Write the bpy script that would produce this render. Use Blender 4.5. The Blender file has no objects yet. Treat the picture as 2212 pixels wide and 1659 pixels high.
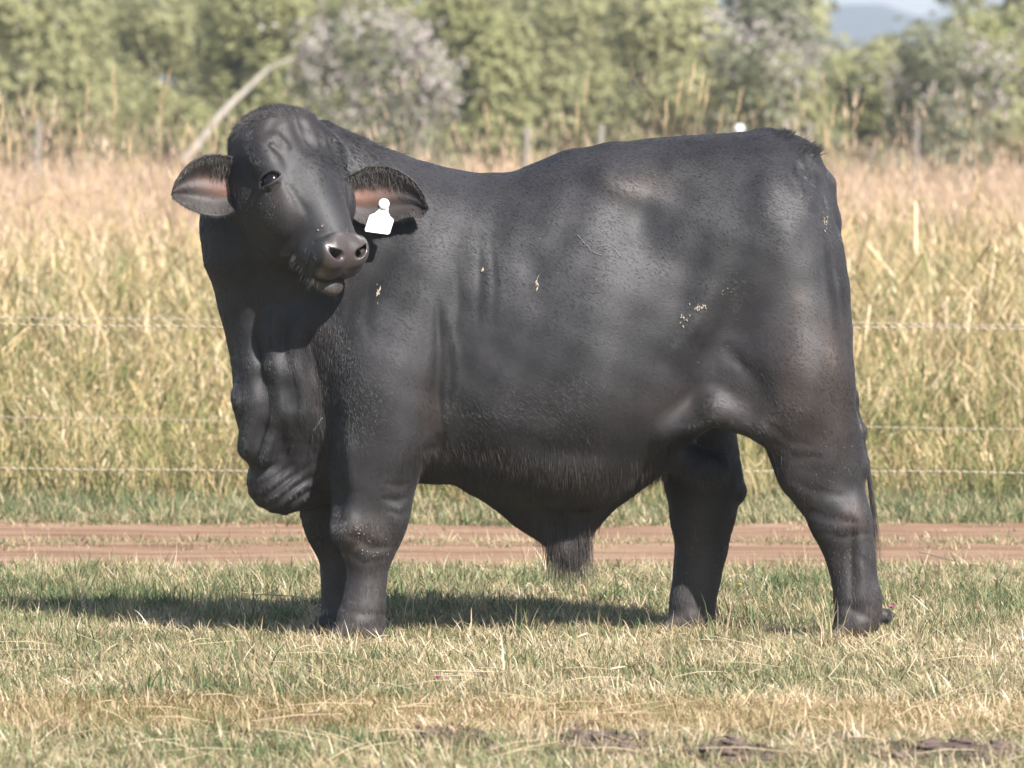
import bpy, math, random, time
import numpy as np
from mathutils import Vector, Matrix
from mathutils.bvhtree import BVHTree
rng = np.random.default_rng(7)
random.seed(5)
scene = bpy.context.scene
T0 = time.time()
# ------------------------------------------------------------------ camera
DIST = 22.
FPX = 762.8 * DIST; PXM = FPX / DIST
CAM = np.array([0., -DIST, 1.38]); TILT = math.atan(509.5 / FPX)
YS = DIST / 14; F14 = FPX / YS      # the field is laid out in shorter units of depth and stretched by YS
cam_d = bpy.data.cameras.new('camera'); cam = bpy.data.objects.new('camera', cam_d); scene.collection.objects.link(cam)
cam.location = CAM; cam.rotation_euler = (math.pi / 2 - TILT, 0, 0)
cam_d.sensor_width = 36; cam_d.lens = FPX / 2212 * 36; cam_d.clip_start = .1; cam_d.clip_end = 12000
cam_d.dof.use_dof = True; cam_d.dof.focus_distance = 21.75; cam_d.dof.aperture_fstop = 8.8
scene.camera = cam
_F = np.array([0, math.cos(TILT), -math.sin(TILT)]); _U = np.array([0, math.sin(TILT), math.cos(TILT)])
def W(px, py, Y):
    """the point of the plane y = Y that lies at (px, py) of the photograph laid out 2212 wide"""
    d = _F * FPX + np.array([1., 0, 0]) * (px - 1106) + _U * (829.5 - py)
    return CAM + d * ((Y - CAM[1]) / d[1])
# ------------------------------------------------------------------ sky, sun, exposure
SUN = Vector((-.52, .86, -.84))
world = bpy.data.worlds.new('World'); scene.world = world; world.use_nodes = True
wn = world.node_tree; bg = wn.nodes['Background']
sky = wn.nodes.new('ShaderNodeTexSky'); sky.sky_type = 'NISHITA'; sky.sun_disc = False
sky.sun_elevation = math.asin(-SUN.normalized().z); sky.sun_rotation = math.atan2(-SUN.x, -SUN.y)
sky.air_density = 1.0; sky.dust_density = .7; sky.ozone_density = 1.6
wn.links.new(sky.outputs[0], bg.inputs[0]); bg.inputs[1].default_value = .068
sun_d = bpy.data.lights.new('sun', 'SUN'); sun_d.energy = 5.0; sun_d.angle = math.radians(.5); sun_d.color = (1, .965, .92)
sun = bpy.data.objects.new('sun', sun_d); scene.collection.objects.link(sun); sun.location = (6, -12, 12)
sun.rotation_euler = SUN.to_track_quat('-Z', 'Y').to_euler()
scene.view_settings.view_transform = 'Standard'; scene.view_settings.look = 'None'
scene.view_settings.exposure = 1.14; scene.view_settings.gamma = 1; scene.view_settings.use_curve_mapping = False
scene.render.engine = 'CYCLES'
cy = scene.cycles
cy.max_bounces = 5; cy.diffuse_bounces = 3; cy.glossy_bounces = 2; cy.transmission_bounces = 2; cy.transparent_max_bounces = 6; cy.volume_bounces = 0
cy.use_denoising = True
scene.cycles_curves.shape = 'RIBBONS'

# ------------------------------------------------------------------ helpers
def props(o, label=None, cat=None, group=None, kind=None):
    for k, v in (('label', label), ('category', cat), ('group', group), ('kind', kind)):
        if v: o[k] = v
    return o

def link(name, data, parent=None, loc=None):
    o = bpy.data.objects.new(name, data); scene.collection.objects.link(o)
    if parent is not None: o.parent = parent
    if loc is not None: o.location = loc
    return o

def mesh(name, V, F, mat=None, smooth=True, col=None):
    me = bpy.data.meshes.new(name)
    V = np.asarray(V, np.float32)
    if isinstance(F, np.ndarray):
        k = F.shape[1]
        me.vertices.add(len(V)); me.vertices.foreach_set('co', V.ravel())
        me.loops.add(F.size); me.loops.foreach_set('vertex_index', F.astype(np.int32).ravel())
        me.polygons.add(len(F)); me.polygons.foreach_set('loop_start', np.arange(0, F.size, k, dtype=np.int32))
        me.update(calc_edges=True)
    else:
        me.from_pydata(V.tolist(), [], F)
    if smooth: me.polygons.foreach_set('use_smooth', np.ones(len(me.polygons), bool))
    if col is not None:
        a = me.color_attributes.new('tint', 'FLOAT_COLOR', 'POINT')
        c = np.ones((len(V), 4), np.float32); c[:, :col.shape[1]] = col
        a.data.foreach_set('color', c.ravel())
    if mat: me.materials.append(mat)
    return me

def material(name, color=(.5, .5, .5), rough=.8, spec=.3):
    m = bpy.data.materials.new(name); m.use_nodes = True
    b = m.node_tree.nodes['Principled BSDF']
    b.inputs['Base Color'].default_value = (*color, 1); b.inputs['Roughness'].default_value = rough
    b.inputs['Specular IOR Level'].default_value = spec
    return m, m.node_tree, b

def node(nt, typ, **kw):
    n = nt.nodes.new(typ)
    for k, v in kw.items():
        if k.startswith('in_'):
            n.inputs[int(k[3:])].default_value = v
        else:
            setattr(n, k, v)
    return n

def noise(nt, scale, detail=3, coord=None, rough=.5):
    n = node(nt, 'ShaderNodeTexNoise'); n.inputs['Scale'].default_value = scale; n.inputs['Detail'].default_value = detail
    n.inputs['Roughness'].default_value = rough
    if coord is not None: nt.links.new(coord, n.inputs['Vector'])
    return n.outputs['Fac']

def ramp(nt, fac, stops):
    r = nt.nodes.new('ShaderNodeValToRGB')
    while len(r.color_ramp.elements) < len(stops): r.color_ramp.elements.new(.5)
    for e, (p, c) in zip(r.color_ramp.elements, stops):
        e.position = p; e.color = (*c, 1) if len(c) == 3 else c
    nt.links.new(fac, r.inputs[0])
    return r.outputs[0]

def mix(nt, fac, a, b, mode='MIX'):
    m = nt.nodes.new('ShaderNodeMix'); m.data_type = 'RGBA'; m.blend_type = mode
    for sock, v in ((m.inputs['Factor'], fac), (m.inputs['A'], a), (m.inputs['B'], b)):
        if isinstance(v, bpy.types.NodeSocket): nt.links.new(v, sock)
        elif isinstance(v, (int, float)): sock.default_value = v
        else: sock.default_value = (*v, 1)
    return m.outputs['Result']

def tube(pts, radii, seg=6, caps=True):
    """a tapered tube through pts"""
    P = np.asarray(pts, float); n = len(P)
    T = np.gradient(P, axis=0); T /= np.linalg.norm(T, axis=1)[:, None] + 1e-12
    ref = np.array([0, 0, 1.]) if abs(T[0][2]) < .9 else np.array([1., 0, 0])
    V = []; a = np.cross(T[0], ref); a /= np.linalg.norm(a)
    for i in range(n):
        a = a - T[i] * (a @ T[i]); a /= np.linalg.norm(a) + 1e-12
        b = np.cross(T[i], a)
        for k in range(seg):
            t = 2 * math.pi * k / seg
            V.append(P[i] + radii[i] * (math.cos(t) * a + math.sin(t) * b))
    F = [[i * seg + k, i * seg + (k + 1) % seg, (i + 1) * seg + (k + 1) % seg, (i + 1) * seg + k] for i in range(n - 1) for k in range(seg)]
    if caps:
        F.append(list(range(seg))[::-1]); F.append([(n - 1) * seg + k for k in range(seg)])
    return V, F

class MB:
    def __init__(s): s.V = []; s.F = []
    def add(s, VF):
        o = len(s.V); s.V.extend([list(v) for v in VF[0]]); s.F.extend([[i + o for i in f] for f in VF[1]]); return s
    def mesh(s, name, mat=None, smooth=True): return mesh(name, s.V, s.F, mat, smooth)

# value noise on numpy arrays for terrain
def vnoise(x, y, seed=0):
    xi = np.floor(x).astype(int); yi = np.floor(y).astype(int); xf = x - xi; yf = y - yi
    def h(a, b):
        v = np.sin(a * 127.1 + b * 311.7 + seed * 74.7) * 43758.5453
        return v - np.floor(v)
    u = xf * xf * (3 - 2 * xf); v = yf * yf * (3 - 2 * yf)
    return (h(xi, yi) * (1 - u) + h(xi + 1, yi) * u) * (1 - v) + (h(xi, yi + 1) * (1 - u) + h(xi + 1, yi + 1) * u) * v

def fbm(x, y, o=4, seed=0):
    s = 0; a = .5
    for i in range(o):
        s = s + a * vnoise(x * 2 ** i, y * 2 ** i, seed + i); a *= .5
    return s
HAZE = .00045
# ------------------------------------------------------------------ ground
def mud_mask(x, y):
    """bare trampled mud near the lower edge of the picture"""
    y = y / YS
    m = np.zeros_like(x)
    for px, py, rx, ry in ((985, 1605, 130, 14), (1330, 1612, 160, 26), (1270, 1580, 70, 12), (1600, 1640, 120, 14), (2030, 1640, 260, 26), (1830, 1615, 60, 12), (600, 1560, 160, 8)):
        Z = 14 * 1055 / (py - 320); X = (px - 1106) / F14 * Z; Y = Z - 14
        sx = rx / F14 * Z; sy = ry * Z * Z / (1.38 * F14) * 1.3
        m = np.maximum(m, np.exp(-((x - X) / sx) ** 2 - ((y - Y) / sy) ** 2))
    m = m * (.55 + .9 * fbm(x * 6, y * 6, 3, 3))
    return np.clip(m * 1.6 - .45, 0, 1)

def track_mask(x, y):
    y = y / YS
    e = .10 * (fbm(x * 1.3, y * 0 + 3, 3, 5) - .5) * 2
    f = .10 * (fbm(x * 1.1, y * 0 + 9, 3, 8) - .5) * 2
    return np.clip((y - 2.28 - f) / .14, 0, 1) * np.clip((4.15 + e - y) / .10, 0, 1)

def centre_strip(x, y):
    y = y / YS
    return np.exp(-((y - 3.25 - .12 * (fbm(x * .8, x * 0, 2, 4) - .5)) / .13) ** 2)

def ground_h(x, y):
    near = np.clip(1 - (np.hypot(x, y - 3) - 14) / 24, 0, 1)
    h = near * ((fbm(x * 1.6, y * 1.6, 4, 1) - .5) * .035)
    h = h * (1 - .7 * track_mask(x, y)) - .012 * track_mask(x, y) * (1 - centre_strip(x, y))
    m = mud_mask(x, y)
    return h + m * (.015 + .075 * (fbm(x * 9, y * 9, 4, 12) - .3))

def axis_lines(lo, hi, flo, fhi, fine, grow=1.22):
    c = list(np.arange(flo, fhi + fine / 2, fine)); s = fine
    a = [];  v = flo
    while v > lo: s *= grow; v -= s; a.append(max(v, lo))
    b = []; v = fhi; s = fine
    while v < hi: s *= grow; v += s; b.append(min(v, hi))
    return np.array(a[::-1] + c + b)

gx = axis_lines(-3300, 3300, -3.4, 3.4, .025); gy = axis_lines(-70, 4100, -6.6, 8.2, .035)
GX, GY = np.meshgrid(gx, gy, indexing='ij')
GZ = ground_h(GX, GY)
nx, ny = GX.shape
idx = np.arange(nx * ny).reshape(nx, ny)
GF = np.stack([idx[:-1, :-1], idx[1:, :-1], idx[1:, 1:], idx[:-1, 1:]], -1).reshape(-1, 4)
gcol = np.stack([mud_mask(GX, GY).ravel(), track_mask(GX, GY).ravel(), centre_strip(GX, GY).ravel()], 1)

m_soil, nt, b = material('soil_under_grass', rough=.95, spec=.1)
tc = nt.nodes.new('ShaderNodeNewGeometry').outputs['Position']
n1 = noise(nt, 14, 5, tc); n2 = noise(nt, 90, 4, tc, .7); n3 = noise(nt, 1.3, 3, tc)
soil = ramp(nt, n2, [(.3, (.085, .058, .036)), (.5, (.20, .145, .085)), (.7, (.34, .26, .15))])
green = ramp(nt, n1, [(.35, (.07, .09, .03)), (.6, (.17, .16, .07)), (.8, (.30, .24, .13))])
c = mix(nt, n3, soil, green)
at = node(nt, 'ShaderNodeVertexColor', layer_name='tint'); sep = nt.nodes.new('ShaderNodeSeparateColor'); nt.links.new(at.outputs[0], sep.inputs[0])
mud = ramp(nt, noise(nt, 40, 5, tc, .7), [(.3, (.080, .056, .046)), (.6, (.15, .11, .09)), (.8, (.22, .165, .135))])
c = mix(nt, sep.outputs[0], c, mud)
nt.links.new(c, b.inputs['Base Color'])
bp = node(nt, 'ShaderNodeBump'); bp.inputs['Strength'].default_value = .8; bp.inputs['Distance'].default_value = .02
nt.links.new(noise(nt, 60, 6, tc, .7), bp.inputs['Height']); nt.links.new(bp.outputs[0], b.inputs['Normal'])
ground = link('ground', mesh('ground', np.stack([GX, GY, GZ], -1).reshape(-1, 3), GF, m_soil, True, gcol))
props(ground, kind='structure')

# the reddish dirt track across the pasture
m_dirt, nt, b = material('red_dirt', rough=.95, spec=.08)
tc = nt.nodes.new('ShaderNodeNewGeometry').outputs['Position']
mp = node(nt, 'ShaderNodeMapping'); mp.inputs['Scale'].default_value = (.35, 1.6, 1); nt.links.new(tc, mp.inputs[0])
c1 = ramp(nt, noise(nt, 3.2, 5, mp.outputs[0], .6), [(.3, (.21, .125, .080)), (.5, (.32, .20, .13)), (.72, (.41, .285, .20))])
c2 = ramp(nt, noise(nt, 120, 3, tc, .6), [(.35, (.62, .60, .58)), (.6, (1, 1, 1))])
nt.links.new(mix(nt, .8, c1, c2, 'MULTIPLY'), b.inputs['Base Color'])
bp = node(nt, 'ShaderNodeBump'); bp.inputs['Strength'].default_value = .6; bp.inputs['Distance'].default_value = .015
nt.links.new(noise(nt, 35, 6, tc, .7), bp.inputs['Height']); nt.links.new(bp.outputs[0], b.inputs['Normal'])
tx = np.arange(-9, 9.01, .05); ty = np.arange(0, 1.001, .04)
TX, TT = np.meshgrid(tx, ty, indexing='ij')
lo_ = 2.28 + .10 * (fbm(TX * 1.1, TX * 0 + 9, 3, 8) - .5) * 2 + .05 * (fbm(TX * 9, TX * 0, 2, 2) - .5)
hi_ = 4.15 + .10 * (fbm(TX * 1.3, TX * 0 + 3, 3, 5) - .5) * 2 + .05 * (fbm(TX * 9, TX * 0, 2, 7) - .5)
TY = lo_ + (hi_ - lo_) * TT
nx, ny = TX.shape; idx = np.arange(nx * ny).reshape(nx, ny)
# sample the ground sheet's own heights so that the track stays 4 mm above it
TY = TY * YS
TZ = ground_h(TX, TY) + .007
track = link('dirt_track', mesh('dirt_track', np.stack([TX, TY, TZ], -1).reshape(-1, 3), np.stack([idx[:-1, :-1], idx[1:, :-1], idx[1:, 1:], idx[:-1, 1:]], -1).reshape(-1, 4), m_dirt))
props(track, kind='structure')

# far hills
m_hill, nt, b = material('wooded_hill', (.06, .075, .075), .95, .05)
tc = nt.nodes.new('ShaderNodeNewGeometry').outputs['Position']
nt.links.new(ramp(nt, noise(nt, .012, 6, tc, .7), [(.35, (.040, .055, .055)), (.65, (.085, .10, .10))]), b.inputs['Base Color'])
hx = np.linspace(-1900, 1900, 420); hy = np.linspace(0, 1, 26)
HX, HT = np.meshgrid(hx, hy, indexing='ij')
DH = 2100.
def ridge(x):
    px = 1106 + x / DH * FPX
    prof = np.interp(px, [-9000, -4000, -500, 600, 1500, 1700, 1765, 1800, 1835, 1870, 1905, 1940, 1990, 2040, 2110, 2300, 4000, 9000],
                     [120, 60, 110, 70, 55, 48, 34, 8, 2, 10, 24, 30, 26, 18, 30, 60, 90, 120])
    return (320 - prof) / FPX * DH + 1.4
RZ = ridge(HX) + 5 * (fbm(HX / 40., HX * 0, 4, 2) - .5)
prof = np.sin(np.clip(HT, 0, 1) * math.pi) ** .8
HY = DH - 600 + 1200 * HT + DH * 0
HZ = prof * RZ * (1 + .06 * (fbm(HX / 120, HY / 120, 4, 3) - .5) * (HT != .5)) - 1
nx, ny = HX.shape; idx = np.arange(nx * ny).reshape(nx, ny)
hills = link('hills', mesh('hills', np.stack([HX * 1.0, HY, HZ], -1).reshape(-1, 3), np.stack([idx[:-1, :-1], idx[1:, :-1], idx[1:, 1:], idx[:-1, 1:]], -1).reshape(-1, 4), m_hill))
props(hills, kind='structure')

# ------------------------------------------------------------------ grass
def grass_material(name, stops, trans=.35, rough=.7):
    m, nt, b = material(name, rough=rough, spec=.35)
    at = node(nt, 'ShaderNodeVertexColor', layer_name='tint'); sep = nt.nodes.new('ShaderNodeSeparateColor'); nt.links.new(at.outputs[0], sep.inputs[0])
    oi = nt.nodes.new('ShaderNodeObjectInfo')
    # R: which colour along the ramp, G: height on the blade; the instance shifts it a little
    ma = node(nt, 'ShaderNodeMath', operation='MULTIPLY_ADD'); nt.links.new(oi.outputs['Random'], ma.inputs[0]); ma.inputs[1].default_value = .36; ma.inputs[2].default_value = -.18
    ad = node(nt, 'ShaderNodeMath', operation='ADD', use_clamp=True); nt.links.new(ma.outputs[0], ad.inputs[0]); nt.links.new(sep.outputs[0], ad.inputs[1])
    pos = nt.nodes.new('ShaderNodeNewGeometry').outputs['Position']
    big = noise(nt, .9, 3, pos)
    a2 = node(nt, 'ShaderNodeMath', operation='MULTIPLY_ADD'); nt.links.new(big, a2.inputs[0]); a2.inputs[1].default_value = .7; a2.inputs[2].default_value = -.35
    a3 = node(nt, 'ShaderNodeMath', operation='ADD', use_clamp=True); nt.links.new(ad.outputs[0], a3.inputs[0]); nt.links.new(a2.outputs[0], a3.inputs[1])
    c = ramp(nt, a3.outputs[0], stops)
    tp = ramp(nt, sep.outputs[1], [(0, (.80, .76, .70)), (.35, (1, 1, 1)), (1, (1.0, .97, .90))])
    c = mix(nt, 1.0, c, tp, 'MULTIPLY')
    nt.links.new(c, b.inputs['Base Color'])
    tr = nt.nodes.new('ShaderNodeBsdfTranslucent'); nt.links.new(c, tr.inputs[0])
    ms = nt.nodes.new('ShaderNodeMixShader'); ms.inputs[0].default_value = trans
    nt.links.new(b.outputs[0], ms.inputs[1]); nt.links.new(tr.outputs[0], ms.inputs[2])
    nt.links.new(ms.outputs[0], nt.nodes['Material Output'].inputs[0])
    return m

STRAW = [(0, (.080, .120, .050)), (.20, (.165, .215, .095)), (.36, (.30, .295, .150)), (.55, (.41, .325, .19)), (.78, (.61, .47, .30)), (1, (.84, .74, .56))]
TALL = [(0, (.065, .095, .028)), (.20, (.15, .185, .058)), (.38, (.30, .27, .11)), (.60, (.49, .365, .19)), (.82, (.66, .49, .29)), (1, (.74, .62, .43))]
FAR = [(0, (.28, .24, .14)), (.3, (.47, .35, .23)), (.6, (.62, .44, .32)), (1, (.76, .58, .46))]
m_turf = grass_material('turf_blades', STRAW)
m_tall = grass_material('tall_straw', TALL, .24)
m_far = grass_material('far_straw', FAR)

def tuft(r, blades, h, spread, width, lean, curl, colour, heads=0, flat=0, nseg=4, head_w=.012, leafy=0):
    """one tuft as arrays: curved tapered blades; colour(r) -> ramp position"""
    V = []; F = []; C = []
    for i in range(blades):
        a = r.random() * 6.283; rad = spread * math.sqrt(r.random())
        base = np.array([rad * math.cos(a), rad * math.sin(a), -.008])
        hh = h * (.45 + .75 * r.random()) ** 1.2
        az = r.random() * 6.283; le = lean * (.2 + r.random()); cu = curl * (r.random() * 1.4 + .1)
        fl = r.random() < flat
        if fl: le = 1.1 + .45 * r.random(); cu *= .5
        d = np.array([math.cos(az), math.sin(az)]); w0 = width * (.6 + .8 * r.random())
        sd = np.array([-d[1], d[0]]) if r.random() < .5 else np.array([math.cos(az + 1), math.sin(az + 1)])
        cc = min(max(colour(r), 0), 1)
        p = base.copy(); ang = le; o = len(V)
        isL = heads and r.random() < heads
        for k in range(nseg + 1):
            t = k / nseg
            w = w0 * (1 - t ** 1.6) if not isL else w0 * .55 * (1 - .5 * t)
            if k == nseg and not isL:
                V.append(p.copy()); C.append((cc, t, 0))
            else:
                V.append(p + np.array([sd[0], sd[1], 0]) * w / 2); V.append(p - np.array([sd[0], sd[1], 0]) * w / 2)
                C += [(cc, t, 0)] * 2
            if k:
                if k == nseg and not isL: F.append([o + 2 * k - 2, o + 2 * k - 1, o + 2 * k])
                else: F.append([o + 2 * k - 2, o + 2 * k - 1, o + 2 * k + 1, o + 2 * k])
            if k < nseg:
                st = hh / nseg
                p = p + st * np.array([d[0] * math.sin(ang), d[1] * math.sin(ang), max(math.cos(ang), -.6)])
                p[2] = max(p[2], .002)
                ang += cu / nseg * (1 + t)
        if isL:   # a seed head: a few short slanting flakes round the stalk top
            hl = hh * .16
            for q in range(5):
                o = len(V); t = q / 5
                c0 = p - np.array([d[0] * math.sin(ang), d[1] * math.sin(ang), math.cos(ang)]) * hl * (1 - t * 1.1)
                aa = r.random() * 6.283; w = head_w * (1 - .5 * t)
                e = np.array([math.cos(aa) * w, math.sin(aa) * w, hl * .28])
                s2 = np.array([-math.sin(aa), math.cos(aa), 0]) * w * .3
                V += [c0 - s2 * .5, c0 + s2, c0 + e]; C += [(min(cc + .2, 1), 1, 0)] * 3
                F.append([o, o + 1, o + 2])
        for q in range(leafy if r.random() < .6 else 0):   # blades leaving the stalk
            o = len(V); t = .2 + .6 * r.random(); c0 = base + (p - base) * t
            aa = r.random() * 6.283; L = hh * .3 * (.5 + r.random()); w = w0 * 1.3
            e = np.array([math.cos(aa), math.sin(aa), 0]); s2 = np.array([-e[1], e[0], 0]) * w / 2
            m1 = c0 + e * L * .45 + np.array([0, 0, L * .45]); m2 = c0 + e * L + np.array([0, 0, L * (.5 - .7 * r.random())])
            V += [c0 - s2, c0 + s2, m1 + s2, m1 - s2, m2]; C += [(cc, t, 0)] * 5
            F.append([o, o + 1, o + 2, o + 3]); F.append([o + 3, o + 2, o + 4])
    return np.array(V), F, np.array(C, np.float32)

def tuft_set(name, n, mat, **kw):
    col = bpy.data.collections.new(name)
    for i in range(n):
        r = random.Random(hash(name) % 1000 + i * 17 if False else sum(map(ord, name)) + i * 17)
        V, F, C = tuft(r, **kw)
        me = mesh(name, V, F, mat, False, C)
        col.objects.link(bpy.data.objects.new(name, me))
    return col

def scatter(name, col, P, S, mats, tilt=.12):
    """one object: points that carry instances of the tufts in col (its own node group)"""
    n = len(P)
    me = bpy.data.meshes.new(name); me.vertices.add(n); me.vertices.foreach_set('co', np.asarray(P, np.float32).ravel())
    rot = np.zeros((n, 3), np.float32); rot[:, 2] = rng.random(n) * 6.283; rot[:, :2] = rng.normal(0, tilt, (n, 2))
    a = me.attributes.new('rot', 'FLOAT_VECTOR', 'POINT'); a.data.foreach_set('vector', rot.ravel())
    a = me.attributes.new('size', 'FLOAT', 'POINT'); a.data.foreach_set('value', np.asarray(S, np.float32))
    a = me.attributes.new('pick', 'INT', 'POINT'); a.data.foreach_set('value', rng.integers(0, len(col.objects), n).astype(np.int32))
    o = link(name, me)
    g = bpy.data.node_groups.new(name, 'GeometryNodeTree')
    g.interface.new_socket('Geometry', in_out='INPUT', socket_type='NodeSocketGeometry'); g.interface.new_socket('Geometry', in_out='OUTPUT', socket_type='NodeSocketGeometry')
    gi = g.nodes.new('NodeGroupInput'); go = g.nodes.new('NodeGroupOutput')
    ci = g.nodes.new('GeometryNodeCollectionInfo'); ci.inputs[0].default_value = col; ci.inputs[1].default_value = True; ci.inputs[2].default_value = True
    ip = g.nodes.new('GeometryNodeInstanceOnPoints'); ip.inputs['Pick Instance'].default_value = True
    def att(nm, t):
        q = g.nodes.new('GeometryNodeInputNamedAttribute'); q.data_type = t; q.inputs[0].default_value = nm
        return q.outputs[0]
    g.links.new(gi.outputs[0], ip.inputs['Points']); g.links.new(ci.outputs[0], ip.inputs['Instance'])
    g.links.new(att('pick', 'INT'), ip.inputs['Instance Index'])
    e2r = g.nodes.new('FunctionNodeEulerToRotation'); g.links.new(att('rot', 'FLOAT_VECTOR'), e2r.inputs[0]); g.links.new(e2r.outputs[0], ip.inputs['Rotation'])
    g.links.new(att('size', 'FLOAT'), ip.inputs['Scale'])
    g.links.new(ip.outputs[0], go.inputs[0])
    md = o.modifiers.new('scatter', 'NODES'); md.node_group = g
    for mm in mats: me.materials.append(mm)
    return o

def band(y0, y1, dens, margin=.9, fn=None):
    """random points between y0 and y1 (field units) as wide as the view there plus a margin"""
    A = 0; w1 = (y1 + 14) * (1130 / F14 + .05) + margin
    n = int(dens * (y1 - y0) * 2 * w1)
    y = y0 + (y1 - y0) * rng.random(n); x = (rng.random(n) * 2 - 1) * w1
    k = np.abs(x) < (y + 14) * (1130 / F14 + .05) + margin
    x, y = x[k], y[k]
    if fn is not None:
        k = rng.random(len(x)) < fn(x, y * YS); x, y = x[k], y[k]
    return np.stack([x, y * YS, ground_h(x, y * YS)], 1)

def sizes(n, lo=.7, hi=1.3): return lo + (hi - lo) * rng.random(n)

green_c = lambda r: r.gauss(.20, .10); mix_c = lambda r: r.gauss(.44, .28); straw_c = lambda r: r.gauss(.74, .15)
t_turf = tuft_set('turf_tuft', 7, m_turf, blades=36, h=.046, spread=.055, width=.0036, lean=.7, curl=1.1, colour=mix_c, flat=.35)
t_thatch = tuft_set('thatch_tuft', 6, m_turf, blades=30, h=.070, spread=.07, width=.0030, lean=1.0, curl=.9, colour=lambda r: r.gauss(.70, .2), flat=.7)
t_green = tuft_set('green_tuft', 6, m_turf, blades=32, h=.068, spread=.045, width=.0038, lean=.55, curl=.8, colour=green_c, flat=.05)
t_tussock = tuft_set('tussock', 5, m_turf, blades=44, h=.125, spread=.045, width=.0036, lean=.50, curl=.8, colour=lambda r: r.gauss(.48, .25), flat=.08)
t_lime = tuft_set('verge_tuft', 5, m_turf, blades=30, h=.085, spread=.06, width=.0045, lean=.7, curl=.9, colour=lambda r: r.gauss(.36, .24), flat=.25)
t_mid = tuft_set('mid_tuft', 6, m_tall, blades=34, h=.38, spread=.09, width=.006, lean=.4, curl=.9, colour=lambda r: r.gauss(.40, .25), flat=.15, heads=.15, leafy=1)
t_tall = tuft_set('tall_tuft', 7, m_tall, blades=30, h=.95, spread=.15, width=.0068, lean=.34, curl=.8, colour=lambda r: r.gauss(.55, .30), heads=.30, leafy=2, nseg=6, head_w=.02, flat=.06)
t_grn_tall = tuft_set('green_stalks', 4, m_tall, blades=26, h=.85, spread=.12, width=.0075, lean=.25, curl=.7, colour=lambda r: r.gauss(.22, .10), leafy=2, nseg=5)
t_chaff = tuft_set('broken_straw', 4, m_tall, blades=18, h=.26, spread=.16, width=.007, lean=1.0, curl=.8, colour=lambda r: r.gauss(.72, .18), flat=.3, nseg=4)
t_wisp = tuft_set('wispy_seed_grass', 5, m_far, blades=8, h=1.45, spread=.14, width=.0065, lean=.30, curl=.9, colour=lambda r: r.gauss(.55, .2), heads=.8, nseg=6, head_w=.022, leafy=1)
t_far = tuft_set('far_tuft', 6, m_far, blades=26, h=.98, spread=.16, width=.012, lean=.18, curl=.45, colour=lambda r: r.gauss(.6, .2), heads=.4, nseg=4, head_w=.035)

patchy = lambda x, y, s, sd, a, b_: np.clip((fbm(x * s, y / YS * s, 3, sd) - a) / (b_ - a), 0, 1)
nomud = lambda x, y: 1 - .82 * mud_mask(x, y)
def off_track(x, y): return 1 - np.clip(track_mask(x, y) * (1.0 - .8 * centre_strip(x, y)), 0, .985)
P1 = band(-3.9, 4.5, 520, fn=lambda x, y: nomud(x, y) * off_track(x, y))
near_feet = lambda P: 1 - .16 * np.exp(-((P[:, 1] - .0) / .9) ** 4)
scatter('short_grass', t_turf, P1, sizes(len(P1), .6, 1.3) * near_feet(P1), [m_turf])
P2 = band(-3.9, 2.1, 420, fn=lambda x, y: nomud(x, y) * (1.0 * (y < .35) + .35 * (y >= .35)) * (.25 + .75 * patchy(x, y, 1.7, 21, .30, .55)))
scatter('dry_thatch', t_thatch, P2, sizes(len(P2), .6, 1.4) * near_feet(P2), [m_turf])
Pf = []
for fx, fy, n_ in ((768, -.30, 34), (760, -.2, 20), (722, .06, 22), (1846, -.30, 34), (1800, -.28, 14), (1900, -.24, 14), (1486, .08, 30)):
    for _ in range(n_):
        q_ = W(fx, 1370, fy); Pf.append((q_[0] + rng.normal(0, .075), fy - .03 + rng.normal(0, .07), 0.))
Pf = np.array(Pf); Pf[:, 2] = ground_h(Pf[:, 0], Pf[:, 1])
scatter('thatch_round_hooves', t_thatch, Pf, sizes(len(Pf), .7, 1.3), [m_turf])
P3 = band(-3.9, 2.0, 230, fn=lambda x, y: nomud(x, y) * (.16 + .84 * patchy(x, y, 1.4, 31, .42, .62)) * np.where(y > .35, 1.6, .45))
scatter('green_grass', t_green, P3, sizes(len(P3), .6, 1.35) * near_feet(P3), [m_turf])
P4 = band(-3.9, 1.9, 16, fn=lambda x, y: (.2 + .8 * patchy(x, y, .9, 41, .45, .6)))
scatter('tussock_grass', t_tussock, P4, sizes(len(P4), .55, 1.15), [m_turf])
# dry clippings on the crown of the track
P5 = band(2.5, 3.95, 420, fn=lambda x, y: (.05 + .95 * centre_strip(x, y)) * (.12 + .88 * patchy(x, y, 1.2, 51, .42, .6)))
scatter('track_thatch', t_thatch, P5, sizes(len(P5), .3, .65), [m_turf])
P6 = band(4.08, 7.0, 330, fn=lambda x, y: .5 + .5 * patchy(x, y, 1.5, 61, .35, .6))
scatter('verge_grass', t_lime, P6, sizes(len(P6), .5, 1.3), [m_turf])
P6b = band(1.95, 2.45, 60, fn=lambda x, y: patchy(x, y, 1.5, 66, .35, .6))
scatter('track_edge_grass', t_tussock, P6b, sizes(len(P6b), .3, .75), [m_turf])
hgt = lambda x, y: np.clip((y / YS - 5.0) / 4.0, .25, 1)
P7 = band(4.9, 10, 62, fn=lambda x, y: np.clip((y / YS - 4.9) / 1.0, .1, 1))
scatter('mid_height_grass', t_mid, P7, sizes(len(P7), .6, 1.2) * (.55 + .75 * hgt(P7[:, 0], P7[:, 1])), [m_tall])
P8 = band(6.0, 18, 20, fn=lambda x, y: np.clip((y / YS - 5.6) / 2.2, .0, 1))
scatter('tall_dry_grass', t_tall, P8, sizes(len(P8), .62, 1.12) * np.clip(.42 + .16 * (P8[:, 1] / YS - 6), .42, 1), [m_tall])
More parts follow.
